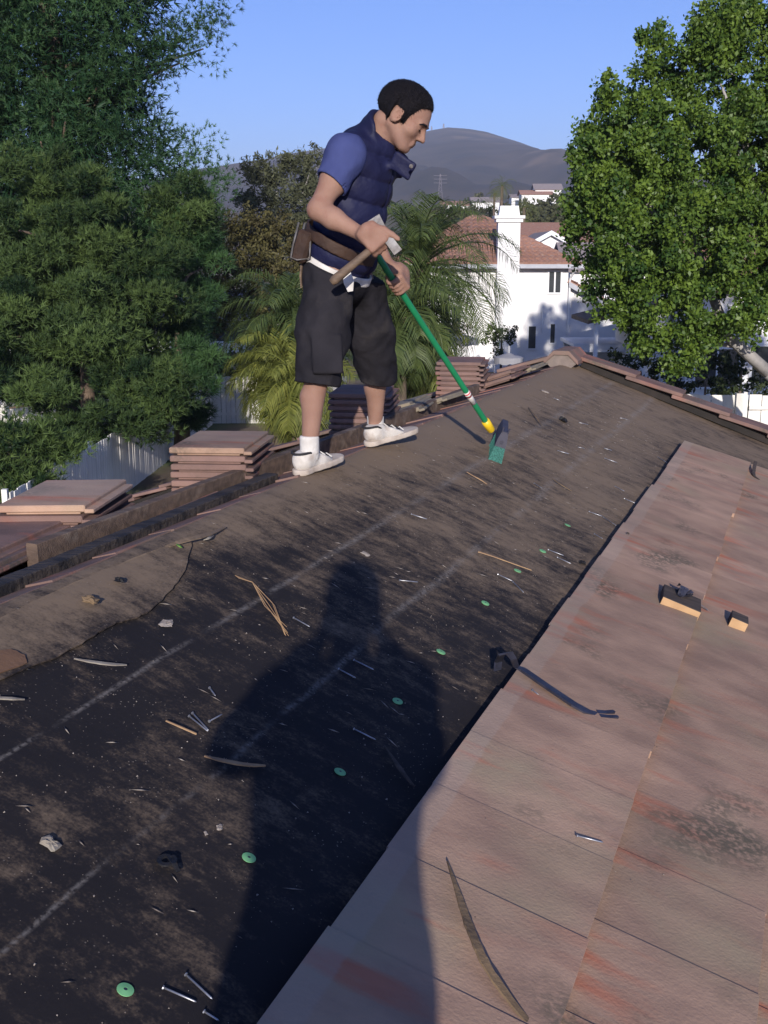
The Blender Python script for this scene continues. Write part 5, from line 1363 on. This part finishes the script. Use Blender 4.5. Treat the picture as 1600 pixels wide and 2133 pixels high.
# block and bristles stand on the roof, end towards the camera
cu, cs_ = onroof(1030, 962); bc0 = rp(cu, cs_, .0)
along = nrm(U * .965 - SD * .27); down = nrm(bc0 - (brt + np.array([0, 0, .0]))); 
bu = nrm(NR * 1.0 - along * .05 + np.array([-.02, .06, 0])); bs = nrm(np.cross(along, bu)); al2 = np.cross(bu, bs)
Rb = np.stack([al2, bs, bu], 1)
top0 = bc0 + bu * .078
def bp(x_, y_, z_): return top0 + Rb @ np.array([x_, y_, z_])
prof_ = [(-.012, -.027, 0), (-.012, .027, 0), (-.006, .025, .04), (-.002, .016, .082), (-.002, -.016, .082), (-.006, -.025, .04)]
V = [bp(*p) for p in prof_] + [bp(.26, p[1] * .95, p[2]) for p in prof_]; n = 6
MB().add(V, [tuple(range(n))[::-1], tuple(range(n, 2 * n))] + [(i, (i + 1) % n, n + (i + 1) % n, n + i) for i in range(n)]).build('block', M['greyp'], br)
MB().tube([bp(-.016, 0, .03), bp(-.010, 0, .03)], .008, 10).build('bolt', M['darksteel'], br)
for sx in (-.014, .014): MB().tube([bp(.0, sx, .075), bp(-.002, sx * 1.1, .105)], .004, 6).build('prong', M['greyp'], br)
mb = MB()
core = [(.010, -.016, .004), (.010, .016, .004), (.245, .016, .004), (.245, -.016, .004), (.010, -.018, -.060), (.010, .018, -.060), (.245, .018, -.060), (.245, -.018, -.060)]
mb.add([bp(*p) for p in core], [(0, 1, 2, 3), (7, 6, 5, 4), (0, 4, 5, 1), (1, 5, 6, 2), (2, 6, 7, 3), (3, 7, 4, 0)])
for k in range(1500):
    x_ = rnd.uniform(-.008, .255) if k % 3 else rnd.uniform(-.012, -.004); y_ = rnd.uniform(-.026, .026); fl = 1.22
    a_ = bp(x_, y_, .004); b_ = bp(x_ + rnd.uniform(-.012, .006) - .008 * (x_ < .03), y_ * fl + rnd.uniform(-.005, .005), -.080 + rnd.uniform(0, .008))
    dv = Rb[:, 1] * .0011; dw = Rb[:, 0] * .0011
    mb.add([a_ - dv, a_ + dv, b_ + dv, b_ - dv, a_ - dw, a_ + dw, b_ + dw, b_ - dw], [(0, 1, 2, 3), (4, 5, 6, 7)])
mb.build('bristles', M['bristle'], br)['kind'] = 'stuff'

# ---- the photographer, standing behind the camera with both hands raised to it
ph_ = thing('person', (-.10, -.30, -1.46), 'photographer whose long shadow falls across the black felt', 'person')
PX = -.095; PY = -.32
hd_ = np.array([PX, PY - .02, -.005])
pj = dict(nk=np.array([PX, PY - .03, -.19]), ch=np.array([PX, PY - .02, -.36]), pl=np.array([PX, PY - .02, -.70]),
          sr=np.array([PX + .165, PY - .02, -.245]), sl=np.array([PX - .165, PY - .02, -.245]), er=np.array([PX + .190, PY + .06, -.385]), el_=np.array([PX - .235, PY + .06, -.335]),
          wr=np.array([PX + .10, PY + .20, -.19]), wl=np.array([PX - .10, PY + .20, -.19]))
def pbody(P):
    d = el(P, hd_ + [0, 0, .035], (.077, .098, .09)); d = smin(d, el(P, hd_ + [0, .03, -.04], (.058, .06, .085)), .03)
    d = smin(d, el(P, hd_ + [0, .10, -.02], (.012, .02, .02)), .015)
    for s in (-1, 1): d = smin(d, el(P, hd_ + [s * .08, 0, 0], (.01, .024, .032)), .008)
    d = smin(d, rc(P, hd_ + [0, -.01, -.05], pj['nk'], .056, .06), .03)
    for a_, b_, c_ in (('sr', 'er', 'wr'), ('sl', 'el_', 'wl')):
        d = smin(d, chain(P, [pj[a_], pj[b_], pj[c_]], [.058, .044, .03], .02), .03)
        w = pj[c_]; s = np.sign(w[0] - PX)
        pc = w + [-s * .025, .025, .05]; d = smin(d, el(P, pc, (.022, .03, .045)), .02)
        for i in range(4):
            b0 = pc + [-s * .004, .012, .035 - i * .02]; d = smin(d, chain(P, [b0, b0 + [-s * .03, .020, .006], b0 + [-s * .055, .004, .004]], [.009, .0088, .0075], .004), .006)
        d = smin(d, chain(P, [pc + [0, -.01, -.02], pc + [-s * .03, -.022, -.005], pc + [-s * .055, -.016, .005]], [.012, .011, .009], .004), .008)
    t = el(P, pj['ch'], (.17, .11, .17)); t = smin(t, el(P, pj['pl'], (.165, .12, .14)), .12); t = smin(t, rc(P, pj['sr'], pj['sl'], .06, .06), .05); d = smin(d, t, .03)
    for s in (-1, 1):
        hp_ = pj['pl'] + [s * .085, 0, -.06]; kn = np.array([PX + s * .10, PY + .0, -1.10]); an = np.array([PX + s * .12, PY - .03, -1.415 - s * .035])
        d = smin(d, chain(P, [hp_, kn, an], [.085, .056, .04], .03), .04); d = smin(d, rc(P, an + [0, -.04, -.035], an + [0, .14, -.045], .035, .03), .02)
    return d
ph_.scale = (1, 1, 1.048)
body_part('body', pbody, (PX - .45, PY - .25, -1.56), (PX + .42, PY + .36, .2), .009, M['skin'], ph_, lambda V: np.zeros(len(V)))
def pjack(P):
    t = el(P, pj['ch'], (.200, .128, .21)); t = smin(t, el(P, pj['pl'] + [0, 0, .03], (.190, .132, .18)), .14); t = smin(t, rc(P, pj['sr'], pj['sl'], .073, .073), .05)
    for a_, b_, c_ in (('sr', 'er', 'wr'), ('sl', 'el_', 'wl')): t = smin(t, chain(P, [pj[a_], pj[b_], pj[c_] * .85 + pj[b_] * .15], [.075, .06, .046], .03), .04)
    t = smax(t, -rc(P, pj['nk'] - [0, 0, .02], pj['nk'] + [0, 0, .2], .062, .08), .01)
    return smax(t - .004 * wob(P, 40, 1), -.80 - P[:, 2], .01)
body_part('jacket', pjack, (PX - .42, PY - .25, -.85), (PX + .40, PY + .34, -.1), .010, pmat('dark_jacket', (.06, .06, .07), (.045, .045, .055), .9, 8), ph_)
def ptr(P):
    d = el(P, pj['pl'], (.172, .126, .13))
    for s in (-1, 1):
        hp_ = pj['pl'] + [s * .085, 0, -.06]; kn = np.array([PX + s * .10, PY + .0, -1.10]); an = np.array([PX + s * .12, PY - .03, -1.415 - s * .035])
        d = smin(d, chain(P, [hp_, kn, an], [.098, .074, .066], .03), .04)
    return d
body_part('trousers', ptr, (PX - .35, PY - .25, -1.56), (PX + .33, PY + .25, -.5), .010, pmat('blue_trousers', (.05, .06, .11), (.04, .045, .08), .9, 8), ph_)
body_part('hair', lambda P: np.maximum(el(P, hd_ + [0, -.005, .045], (.088, .108, .095)), np.maximum(P[:, 1] - hd_[1] - .06 - .6 * np.clip(P[:, 2] - hd_[2] - .05, 0, .1), hd_[2] - .045 - P[:, 2])), hd_ - .16, hd_ + .19, .008, M['hair'], ph_)

# ------------------------------------------------------------------ tools, offcuts and litter on the roof
M['cutwood'] = pmat('fresh_cut_end_grain', (.52, .33, .17), (.40, .24, .12), .8, 12, .2, 60)
M['oldwood'] = pmat('old_dark_board', (.085, .065, .055), (.04, .032, .03), .9, 7, .4, 60, stretch=(1, 6, 1))
M['tarry'] = pmat('tar_black', (.018, .017, .018), (.01, .01, .011), .6, 20, .8, 40)
M['nail'] = pmat('galvanised_nail', (.50, .51, .54), (.28, .27, .28), .38, 40, metal=.75)
M['capgreen'] = pmat('green_plastic_cap', (.19, .46, .20), (.15, .38, .17), .6, 20, rand=.1)
M['dryleaf'] = pmat('dry_grey_leaf', (.30, .27, .22), (.20, .17, .14), .85, 20)
M['drybark'] = pmat('dry_bark_strip', (.23, .155, .085), (.10, .07, .045), .85, 9, .4, 60)
M['splinter'] = pmat('wood_splinter', (.42, .27, .14), (.26, .16, .09), .8, 20)
M['mortar'] = pmat('mortar_crumb', (.36, .31, .26), (.25, .21, .18), .95, 30, .5, 90)
M['freshleaf'] = pmat('fresh_leaf', (.13, .25, .045), (.09, .18, .03), .6, 20)
HT = .062        # height of the tile tops above the felt
def rpt(x_, y_, h=.006):
    u_, s_ = onroof(x_, y_, h)
    if s_ < 1.15:                      # follow the waves of the paper
        sh = s_ / NL; h = h + (float(felt_z(u_, sh)) + TAN * sh) / NL
    return rp(u_, s_, h)

# flat pry bar: hooked end over the tile edge, split claw at the right
pb = thing('pry_bar', rpt(1150, 1430, HT), 'dark flat pry bar with a hooked end lying on the pink tiles', 'pry bar')
pp = [rpt(1036, 1402, .035), rpt(1037, 1385, .055), rpt(1044, 1370, HT + .045), rpt(1058, 1367, HT + .060), rpt(1066, 1377, HT + .045), rpt(1074, 1388, HT + .012), rpt(1090, 1398, HT + .006), rpt(1140, 1433, HT + .008), rpt(1195, 1470, HT + .012), rpt(1222, 1484, HT + .010), rpt(1248, 1490, HT + .008)]
sdp = nrm(np.cross(NR, pp[7] - pp[6])); V = []; F = []; wp = [.030, .032, .032, .031, .030, .028, .028, .028, .030, .034, .038]
for i in range(len(pp)):
    dd = nrm(pp[min(i + 1, len(pp) - 1)] - pp[max(i - 1, 0)]); nn = np.cross(dd, sdp)
    V += [pp[i] - sdp * wp[i] / 2, pp[i] + sdp * wp[i] / 2, pp[i] + sdp * wp[i] / 2 + nn * .007, pp[i] - sdp * wp[i] / 2 + nn * .007]
for i in range(len(pp) - 1): F += [(i * 4 + k, i * 4 + (k + 1) % 4, i * 4 + 4 + (k + 1) % 4, i * 4 + 4 + k) for k in range(4)]
F += [(3, 2, 1, 0), tuple(len(pp) * 4 - 4 + k for k in range(4))]
MB().add(V, F).build('bar', M['darksteel'], pb)
c = pp[-1]; d_ = nrm(pp[-1] - pp[-2]); sd = nrm(np.cross(NR, d_))
for k in (-1, 1):
    V, F = ribbon([c + sd * k * .010 - d_ * .004, c + sd * k * .011 + d_ * .025 + NR * .004, c + sd * k * .013 + d_ * .052 + NR * .012], [.018, .016, .009], .006, NR); MB().add(V, F).build('claw', M['darksteel'], pb)
# timber offcuts
def offcut(name, c, size, az, label, h=HT):
    root = thing(name, c, label, 'wood block')
    x = nrm(U * math.cos(az) + SD * math.sin(az)); y = np.cross(NR, x); R_ = np.stack([x, y, NR], 1)
    V, F = chamfer_box((-size[0] / 2, -size[1] / 2, .002), (size[0] / 2, size[1] / 2, size[2]), .002)
    obj('block', [c + R_ @ np.array(v) for v in V], F, M['oldwood'], root)
    V, F = chamfer_box((-size[0] / 2 - .0025, -size[1] / 2 + .001, .003), (-size[0] / 2 - .0002, size[1] / 2 - .001, size[2] - .001), .0008)
    obj('cut_end', [c + R_ @ np.array(v) for v in V], F, M['cutwood'], root)
    return root, R_
c = rpt(1411, 1268, HT + .0)
ob, Ro = offcut('wood_offcut', c, (.15, .150, .048), rad(-6), 'larger wood offcut with pale cut end and twisted metal on top')
c2 = rpt(1532, 1306, HT)
offcut('wood_offcut', c2, (.085, .066, .045), rad(-4), 'smaller square wood offcut nearest the right edge on the tiles')
cm = c + NR * .050 + U * .035
rs2 = np.random.RandomState(4)
V, F = [], []
n = 9
for i in range(n):
    for j in range(7):
        x_ = (i / (n - 1) - .5) * .085; y_ = (j / 6 - .5) * .055; z_ = .012 + .012 * math.sin(i * 1.3 + j) + rs2.uniform(-.006, .008)
        V.append(cm + Ro @ np.array([x_ + rs2.uniform(-.006, .006), y_ + rs2.uniform(-.006, .006), z_]))
for i in range(n - 1):
    for j in range(6): F.append((i * 7 + j, i * 7 + 7 + j, i * 7 + 8 + j, i * 7 + j + 1))
tag(obj('metal_scrap', V, F, M['darksteel'], loc=cm), 'crumpled dark metal scrap lying on the larger wood offcut', 'metal scrap')
def nail(p, q, label, group='loose nails on the roof', h=.004, hq=None):
    a_ = rpt(p[0], p[1], h); b_ = rpt(q[0], q[1], h if hq is None else hq); d = nrm(b_ - a_)
    root = thing('nail', a_, label, 'nail', group)
    MB().tube([a_, b_ - d * .004, b_], [.0019, .0019, .0006], 6).build('shank', M['nail'], root, smooth=True)
    MB().tube([a_ - d * .002, a_ + d * .0002], .0036, 8).build('head', M['nail'], root)
nail((1424, 1232), (1476, 1272), 'nail resting against the metal scrap on the larger offcut', h=HT + .060, hq=HT + .006)
nl = [((855, 1077), (888, 1087), 'nail high on the felt left of the broom, near the middle line'), ((831, 1214), (869, 1218), 'pale nail right of the shadow\'s head'), ((1161, 942), (1184, 949), 'nail on brown felt straight right of the broom bristles'),
      ((1259, 936), (1274, 940), 'short nail on the far felt, upper one of a pair near the dust line'), ((1204, 935), (1217, 938), 'tiny nail between the broom and the far pair'), ((1259, 957), (1285, 966), 'nail on the far felt, lower one of a pair near the dust line'),
      ((1371, 952), (1390, 964), 'farthest nail, beside the top corner of the tiles'), ((1281, 1015), (1300, 1025), 'nail near the tile edge, third from the far corner'), ((1112, 1009), (1129, 1019), 'nail on brown felt just below the broom bristles'),
      ((1300, 1041), (1324, 1051), 'nail touching the tile edge below the far corner'), ((1227, 1067), (1255, 1077), 'left nail of two lying end to end near the tile edge'), ((1257, 1079), (1283, 1096), 'right nail of two lying end to end near the tile edge'),
      ((1238, 1114), (1255, 1124), 'short nail by the tile edge below the end to end pair'), ((1142, 1147), (1174, 1159), 'upper nail of two above the middle of the tile edge'), ((1161, 1163), (1189, 1176), 'lower nail of two above the middle of the tile edge'),
      ((1036, 1201), (1067, 1214), 'left nail of the bent looking pair below the long splinter'), ((1068, 1216), (1090, 1236), 'right nail of the bent looking pair below the long splinter'), ((1292, 871), (1307, 874), 'nail nearest the far gable'),
      ((1206, 882), (1225, 886), 'nail on the far felt right of the black lump'), ((1154, 831), (1165, 835), 'small nail high on the felt near the ridge cap'), ((705, 1397), (740, 1416), 'lower of two nails inside the shadow\'s chest'),
      ((737, 1378), (777, 1399), 'upper of two nails inside the shadow\'s chest'), ((737, 1521), (782, 1542), 'nail in the middle of the shadow\'s body'), ((611, 1291), (644, 1310), 'nail at the shadow\'s left shoulder'),
      ((435, 1439), (447, 1455), 'short nail left of the shadow\'s left arm among crumbs'), ((400, 1491), (433, 1526), 'right nail of the crossed pair at the shadow\'s left elbow'), ((393, 1497), (432, 1528), 'left nail of the crossed pair at the shadow\'s left elbow'),
      ((435, 1507), (461, 1493), 'nail pointing right at the tip of the shadow\'s left elbow'), ((339, 2064), (407, 2094), 'brightest long nail right of the largest green cap'), ((386, 2037), (440, 2088), 'nail just above the brightest long nail at bottom left'),
      ((424, 2114), (454, 2133), 'nail cut by the bottom edge of the picture')]
for a_, b_, lab in nl: nail(a_, b_, lab)
nail((1203, 1741), (1257, 1755), 'rusty headed nail lying alone on the near tiles', h=HT + .028)
nail((1110, 1438), (1122, 1447), 'tiny nail on the tiles left of the pry bar shaft', h=HT)
# green plastic caps of the old nails
for i, (x_, y_) in enumerate(((259, 2068), (517, 1791), (708, 1609), (827, 1464), (916, 1364), (1010, 1259), (1077, 1192), (1130, 1150), (1182, 1095))):
    c = rpt(x_, y_, .003); lab = ('largest and nearest', 'second nearest', 'third nearest', 'fourth nearest', 'fifth nearest', 'sixth nearest', 'third farthest', 'second farthest', 'farthest')[i]
    n = 20; V = []; F = []
    tl = nrm(NR + RS.uniform(-.05, .05, 3)); x = nrm(np.cross(tl, [0, 1, .2])); y = np.cross(tl, x)
    for r_, z_ in ((.0145, .000), (.0145, .0012), (.0035, .0026), (.0035, .0005)):
        V += [c + (x * math.cos(2 * PI * k / n) + y * math.sin(2 * PI * k / n)) * r_ + tl * z_ for k in range(n)]
    for a_ in range(3): F += [(a_ * n + k, a_ * n + (k + 1) % n, a_ * n + n + (k + 1) % n, a_ * n + n + k) for k in range(n)]
    root = thing('plastic_washer', c, 'green plastic washer on the felt, ' + lab + ' of the row', 'washer', 'green plastic washers')
    obj('disc', V, F, M['capgreen'], root)
    MB().tube([c + tl * .0001, c + tl * .0022], .0033, 8).build('nail_head', M['darksteel'], root)
# strips of bark, leaves, splinters
def strip(name, pts, ws, m, label, cat, h=.008, th=.003, curl=.012, hs=None):
    P_ = []
    for i, (x_, y_) in enumerate(pts): P_.append(rpt(x_, y_, h + (hs[i] if hs else curl * math.sin(PI * i / (len(pts) - 1)))))
    # refine with a smooth curve
    Q = [np.array(p) for p in P_]; W_ = list(ws)
    for _ in range(2):
        q2 = [Q[0]]; w2 = [W_[0]]
        for i in range(len(Q) - 1):
            q2 += [Q[i] * .75 + Q[i + 1] * .25, Q[i] * .25 + Q[i + 1] * .75]; w2 += [W_[i] * .75 + W_[i + 1] * .25, W_[i] * .25 + W_[i + 1] * .75]
        Q = q2 + [Q[-1]]; W_ = w2 + [W_[-1]]
    W_ = [max(.0015, w_ * rnd.uniform(.86, 1.14)) for w_ in W_]
    V, F = ribbon(Q, W_, th, NR); V = np.array(V)
    return tag(obj(name, V, F, m, loc=V.mean(0)), label, cat)
strip('bark_strip', [(931, 1796), (950, 1850), (972, 1918), (985, 1952), (1010, 2010), (1045, 2062), (1090, 2120), (1120, 2150)], [.002, .010, .020, .018, .020, .019, .017, .012], M['drybark'], 'long curved strip of dry brown bark on the near tiles', 'bark', h=HT + .01, th=.004, curl=.025)
strip('bark_shred', [(1052, 2068), (1058, 2100), (1056, 2140)], [.004, .006, .004], M['drybark'], 'thin bark shred beside the long bark strip at the bottom', 'bark', h=HT + .004)
strip('dry_leaf', [(153, 1377), (180, 1382), (225, 1389), (262, 1391)], [.003, .008, .013, .003], M['dryleaf'], 'grey pointed dry leaf on the felt below the torn sheet', 'leaf', curl=.008)
strip('dry_leaf', [(-8, 1458), (20, 1459), (50, 1461)], [.008, .010, .002], M['dryleaf'], 'grey dry leaf cut by the left edge', 'leaf', curl=.006)
strip('bark_strip', [(424, 1580), (455, 1588), (510, 1596), (552, 1598)], [.004, .011, .012, .004], M['splinter'], 'tan bark sliver half inside the shadow\'s left side', 'bark', curl=.006)
strip('splinter', [(344, 1507), (375, 1520), (408, 1534)], [.003, .005, .004], M['splinter'], 'straight wood splinter beside the crossed nails', 'splinter', curl=.003)
strip('felt_shred', [(800, 1555), (825, 1590), (845, 1618), (863, 1640)], [.003, .012, .014, .004], M['oldwood'], 'dark torn shred of felt against the tile edge inside the shadow', 'felt scrap', curl=.014)
strip('splinter', [(994, 1154), (1020, 1162), (1060, 1176), (1106, 1191)], [.012, .008, .004, .0015], M['splinter'], 'long orange wood splinter above the row of green caps', 'splinter', curl=.004)
strip('splinter', [(971, 988), (985, 996), (1000, 1003), (1013, 1012)], [.004, .007, .010, .008], M['splinter'], 'short pale splinter on the felt left below the broom', 'splinter', curl=.003)
strip('splinter', [(1150, 1000), (1165, 1010), (1190, 1025)], [.003, .006, .003], M['drybark'], 'brown splinter on the felt right below the broom', 'splinter', curl=.003)
strip('twig', [(1100, 850), (1115, 868), (1128, 890)], [.004, .008, .004], M['drybark'], 'small curved twig on the far felt above the black lump', 'twig', curl=.012)
strip('twig', [(1556, 2090), (1572, 2060), (1582, 2028)], [.003, .004, .002], M['drybark'], 'reddish twig at the lower right edge of the tiles', 'twig', h=HT + .004)
strip('wood_chip', [(1574, 962), (1570, 980), (1569, 992), (1581, 1000)], [.022, .024, .022, .014], M['oldwood'], 'dark bent chip standing on the far tiles at the right', 'wood chip', h=HT, hs=[.05, .02, .004, .004], th=.006)
strip('leaf', [(368, 1137), (373, 1141), (378, 1144)], [.006, .012, .005], M['freshleaf'], 'small bright green leaf on the torn felt edge', 'leaf', h=.02, curl=.004)
strip('felt_curl', [(345, 1142), (385, 1128), (430, 1118), (470, 1100)], [.012, .02, .02, .006], M['felt2'], 'curled grey tear in the felt beside the green leaf', 'felt scrap', h=.006, curl=.025)
strip('dry_leaf', [(423, 1128), (435, 1124), (444, 1119)], [.003, .011, .003], M['dryleaf'], 'pale folded leaf at the torn edge of the ridge felt', 'leaf', h=.012, curl=.012)
# pine needle bundle
pn = thing('pine_needles', rpt(545, 1250), 'bundle of dry orange pine needles left of the shadow\'s head', 'pine needles')
for k in range(6):
    e = (596 + k * 2 - 6, 1322 + rnd.uniform(-14, 10)); m_ = (560 + rnd.uniform(-14, 16), 1262 + rnd.uniform(-6, 6))
    MB().tube([rpt(489 + k * 1.5, 1201 + k, .006), rpt(526, 1214, .008), rpt(m_[0], m_[1], .014 + k * .002), rpt(*e, .005)], [.0012, .0016, .0012, .0007], 5).build('needle', M['splinter'], pn, smooth=True)
# lumps of bark, mortar and tar
def lump(name, x_, y_, r, m, label, cat, h=.0, fl=.45, seed=1):
    c = rpt(x_, y_, h); rs_ = np.random.RandomState(seed); V = []; F = []; n = 12; mm = 7
    for j in range(mm):
        ph2 = -PI / 2 + PI * j / (mm - 1)
        for k in range(n):
            th2 = 2 * PI * k / n; q = r * (1 + rs_.uniform(-.28, .28)); e_ = 1.0 + .5 * math.cos(th2 * 2 + seed)
            V.append(c + U * (q * math.cos(ph2) * math.cos(th2) * e_) + SD * (q * math.cos(ph2) * math.sin(th2)) + NR * (q * fl * (math.sin(ph2) + .8)))
    for j in range(mm - 1):
        for k in range(n): F.append((j * n + k, j * n + (k + 1) % n, j * n + n + (k + 1) % n, j * n + n + k))
    return tag(obj(name, V, F, m, loc=c), label, cat)
lump('tar_lump', 1171, 880, .028, M['tarry'], 'black tar lump on the far felt right of the broom', 'tar lump', seed=2)
lump('bark_piece', 105, 1768, .020, M['dryleaf'], 'ragged grey bark piece at the lower left of the felt', 'bark', seed=3, fl=.3)
lump('bark_piece', 186, 1258, .020, M['drybark'], 'grey brown bark piece on the torn upper sheet', 'bark', h=.017, seed=4, fl=.4)
lump('tar_lump', 247, 1214, .012, M['tarry'], 'small black lump on the torn upper sheet near the ridge', 'tar lump', h=.017, seed=5)
lump('mortar_crumb', 345, 1305, .017, M['mortar'], 'long crumbly patch of mortar under the torn sheet\'s edge', 'mortar', seed=6, fl=.2)
lump('mortar_crumb', 455, 1730, .0075, M['mortar'], 'larger pale crumb beside the shadow above the second cap', 'mortar', seed=7, fl=.3)
lump('mortar_crumb', 427, 1742, .005, M['mortar'], 'smaller pale crumb just left of the larger one', 'mortar', seed=8, fl=.3)
lump('mortar_crumb', 760, 1158, .017, M['mortar'], 'tan mortar patch above the shadow\'s head on the right', 'mortar', seed=9, fl=.15)
lump('mortar_crumb', 1135, 818, .030, M['mortar'], 'tan crumbs on the far felt near the ridge', 'mortar', seed=10, fl=.15)
lump('tar_lump', 1212, 1176, .014, M['tarry'], 'black lump against the middle of the tile edge', 'tar lump', seed=11)
lump('pebble', 1474, 1638, .006, M['dryleaf'], 'small dark pebble on the tiles below the wood offcuts', 'pebble', h=HT, seed=12)
lump('pebble', 1488, 1800, .006, M['oldwood'], 'dark crumb with a leaf bit right on the near tiles', 'pebble', h=HT, seed=13)
lump('pebble', 1352, 1888, .006, M['oldwood'], 'dark curled crumb in the middle of the near tiles', 'pebble', h=HT, seed=14)
lump('pebble', 1587, 1188, .006, M['oldwood'], 'small dark pebble at the right edge above the offcuts', 'pebble', h=HT, seed=15)
lump('pebble', 1308, 1112, .008, M['oldwood'], 'dark pebble lying near the grey heads of the tiles', 'pebble', h=HT, seed=16)
# coil of old strap on the felt
co_ = rpt(345, 1800, .008); MB_ = MB(); ring = []
for k in range(20):
    t_ = 2 * PI * k / 19 * .93; ring.append(co_ + U * .016 * math.cos(t_) + SD * .014 * math.sin(t_) + NR * (.004 + .004 * math.sin(t_)))
ring += [co_ + SD * .018 - U * .006 + NR * .010, co_ + SD * .034 - U * .012 + NR * .004]
V, F = ribbon(ring, [.010] * len(ring), .0025, NR); tag(obj('rubber_ring', V, F, M['tarry'], loc=co_), 'black ring shaped scrap left of the shadow near the bottom', 'rubber ring')
# grit: crumbs of sand, mortar and bark, too many to count
N = 3600
gu = RS.uniform(1.4, 8.8, N); gs = np.clip(RS.beta(1.4, 1.2, N) * 1.12, .02, 1.12)
on_t = RS.rand(N) < .10; gs[on_t] = RS.uniform(1.2, 2.0, on_t.sum())
sz = (.0007 + .0022 * RS.rand(N) ** 3)
sz[RS.rand(N) < .03] *= 1.7
T4 = np.array([(1, 0, -.4), (-.5, .87, -.4), (-.5, -.87, -.4), (0, 0, .6)])
ang = RS.uniform(0, 2 * PI, N); ca, sa = np.cos(ang), np.sin(ang)
V = np.empty((N, 4, 3))
for k in range(4):
    x_ = (T4[k, 0] * ca - T4[k, 1] * sa) * sz * RS.uniform(.7, 1.7, N); y_ = (T4[k, 0] * sa + T4[k, 1] * ca) * sz; z_ = T4[k, 2] * sz + np.where(on_t, HT + .012, .001 + (felt_z(gu, gs / NL) + TAN * gs / NL) / NL)
    V[:, k] = R0 + (gu + x_)[:, None] * U + (gs + y_)[:, None] * SD + z_[:, None] * NR
F = (np.arange(N)[:, None, None] * 4 + np.array([(0, 1, 3), (1, 2, 3), (2, 0, 3), (0, 2, 1)])[None]).reshape(-1, 3)
NS = 300
su = 1.6 + 7.0 * RS.rand(NS); s2 = RS.uniform(.05, 1.1, NS); an_ = RS.uniform(-.9, .5, NS) + PI / 2; ls = RS.uniform(.006, .026, NS) * RS.uniform(.5, 1.2, NS); ws_ = RS.uniform(.0008, .0022, NS)
fz = (felt_z(su, s2 / NL) + TAN * s2 / NL) / NL
c3 = R0 + su[:, None] * U + s2[:, None] * SD + (fz + .003)[:, None] * NR
dv = np.cos(an_)[:, None] * U + np.sin(an_)[:, None] * SD; ev = -np.sin(an_)[:, None] * U + np.cos(an_)[:, None] * SD
Vs = np.stack([c3 - dv * ls[:, None], c3 + ev * ws_[:, None], c3 + dv * ls[:, None], c3 + NR * .002], 1)
V = np.concatenate([V, Vs]); F = np.concatenate([F, (N * 4 + np.arange(NS)[:, None, None] * 4 + np.array([(0, 1, 3), (1, 2, 3), (2, 0, 3), (0, 2, 1)])[None]).reshape(-1, 3)]); N = N + NS
M['grit'] = pmat('grit', (.38, .33, .28), (.13, .105, .09), .9, tint=True)
go = obj('roof_grit', V.reshape(-1, 3), F, M['grit'], loc=R0, tint=np.repeat(RS.rand(N), 4)); tag(go, 'fine pale grit and crumbs scattered over the felt', 'grit'); go['kind'] = 'stuff'

# ------------------------------------------------------------------ air between here and the hill
hz = MB().box((-6500, -6500, GZ - 1.5), (6500, 7500, 300)).build('haze', None)
hz.data.materials.clear()
hm = bpy.data.materials.new('haze'); hm.use_nodes = True; t = hm.node_tree; t.nodes.remove(t.nodes['Principled BSDF'])
pv = nd(t, 'ShaderNodeVolumePrincipled'); pv.inputs['Color'].default_value = (.74, .80, 1.0, 1); pv.inputs['Density'].default_value = .00021; pv.inputs['Anisotropy'].default_value = .0
t.links.new(pv.outputs[0], t.nodes['Material Output'].inputs['Volume']); hz.data.materials.append(hm); hz['kind'] = 'stuff'; hz['label'] = 'thin bluish haze before the far hill'
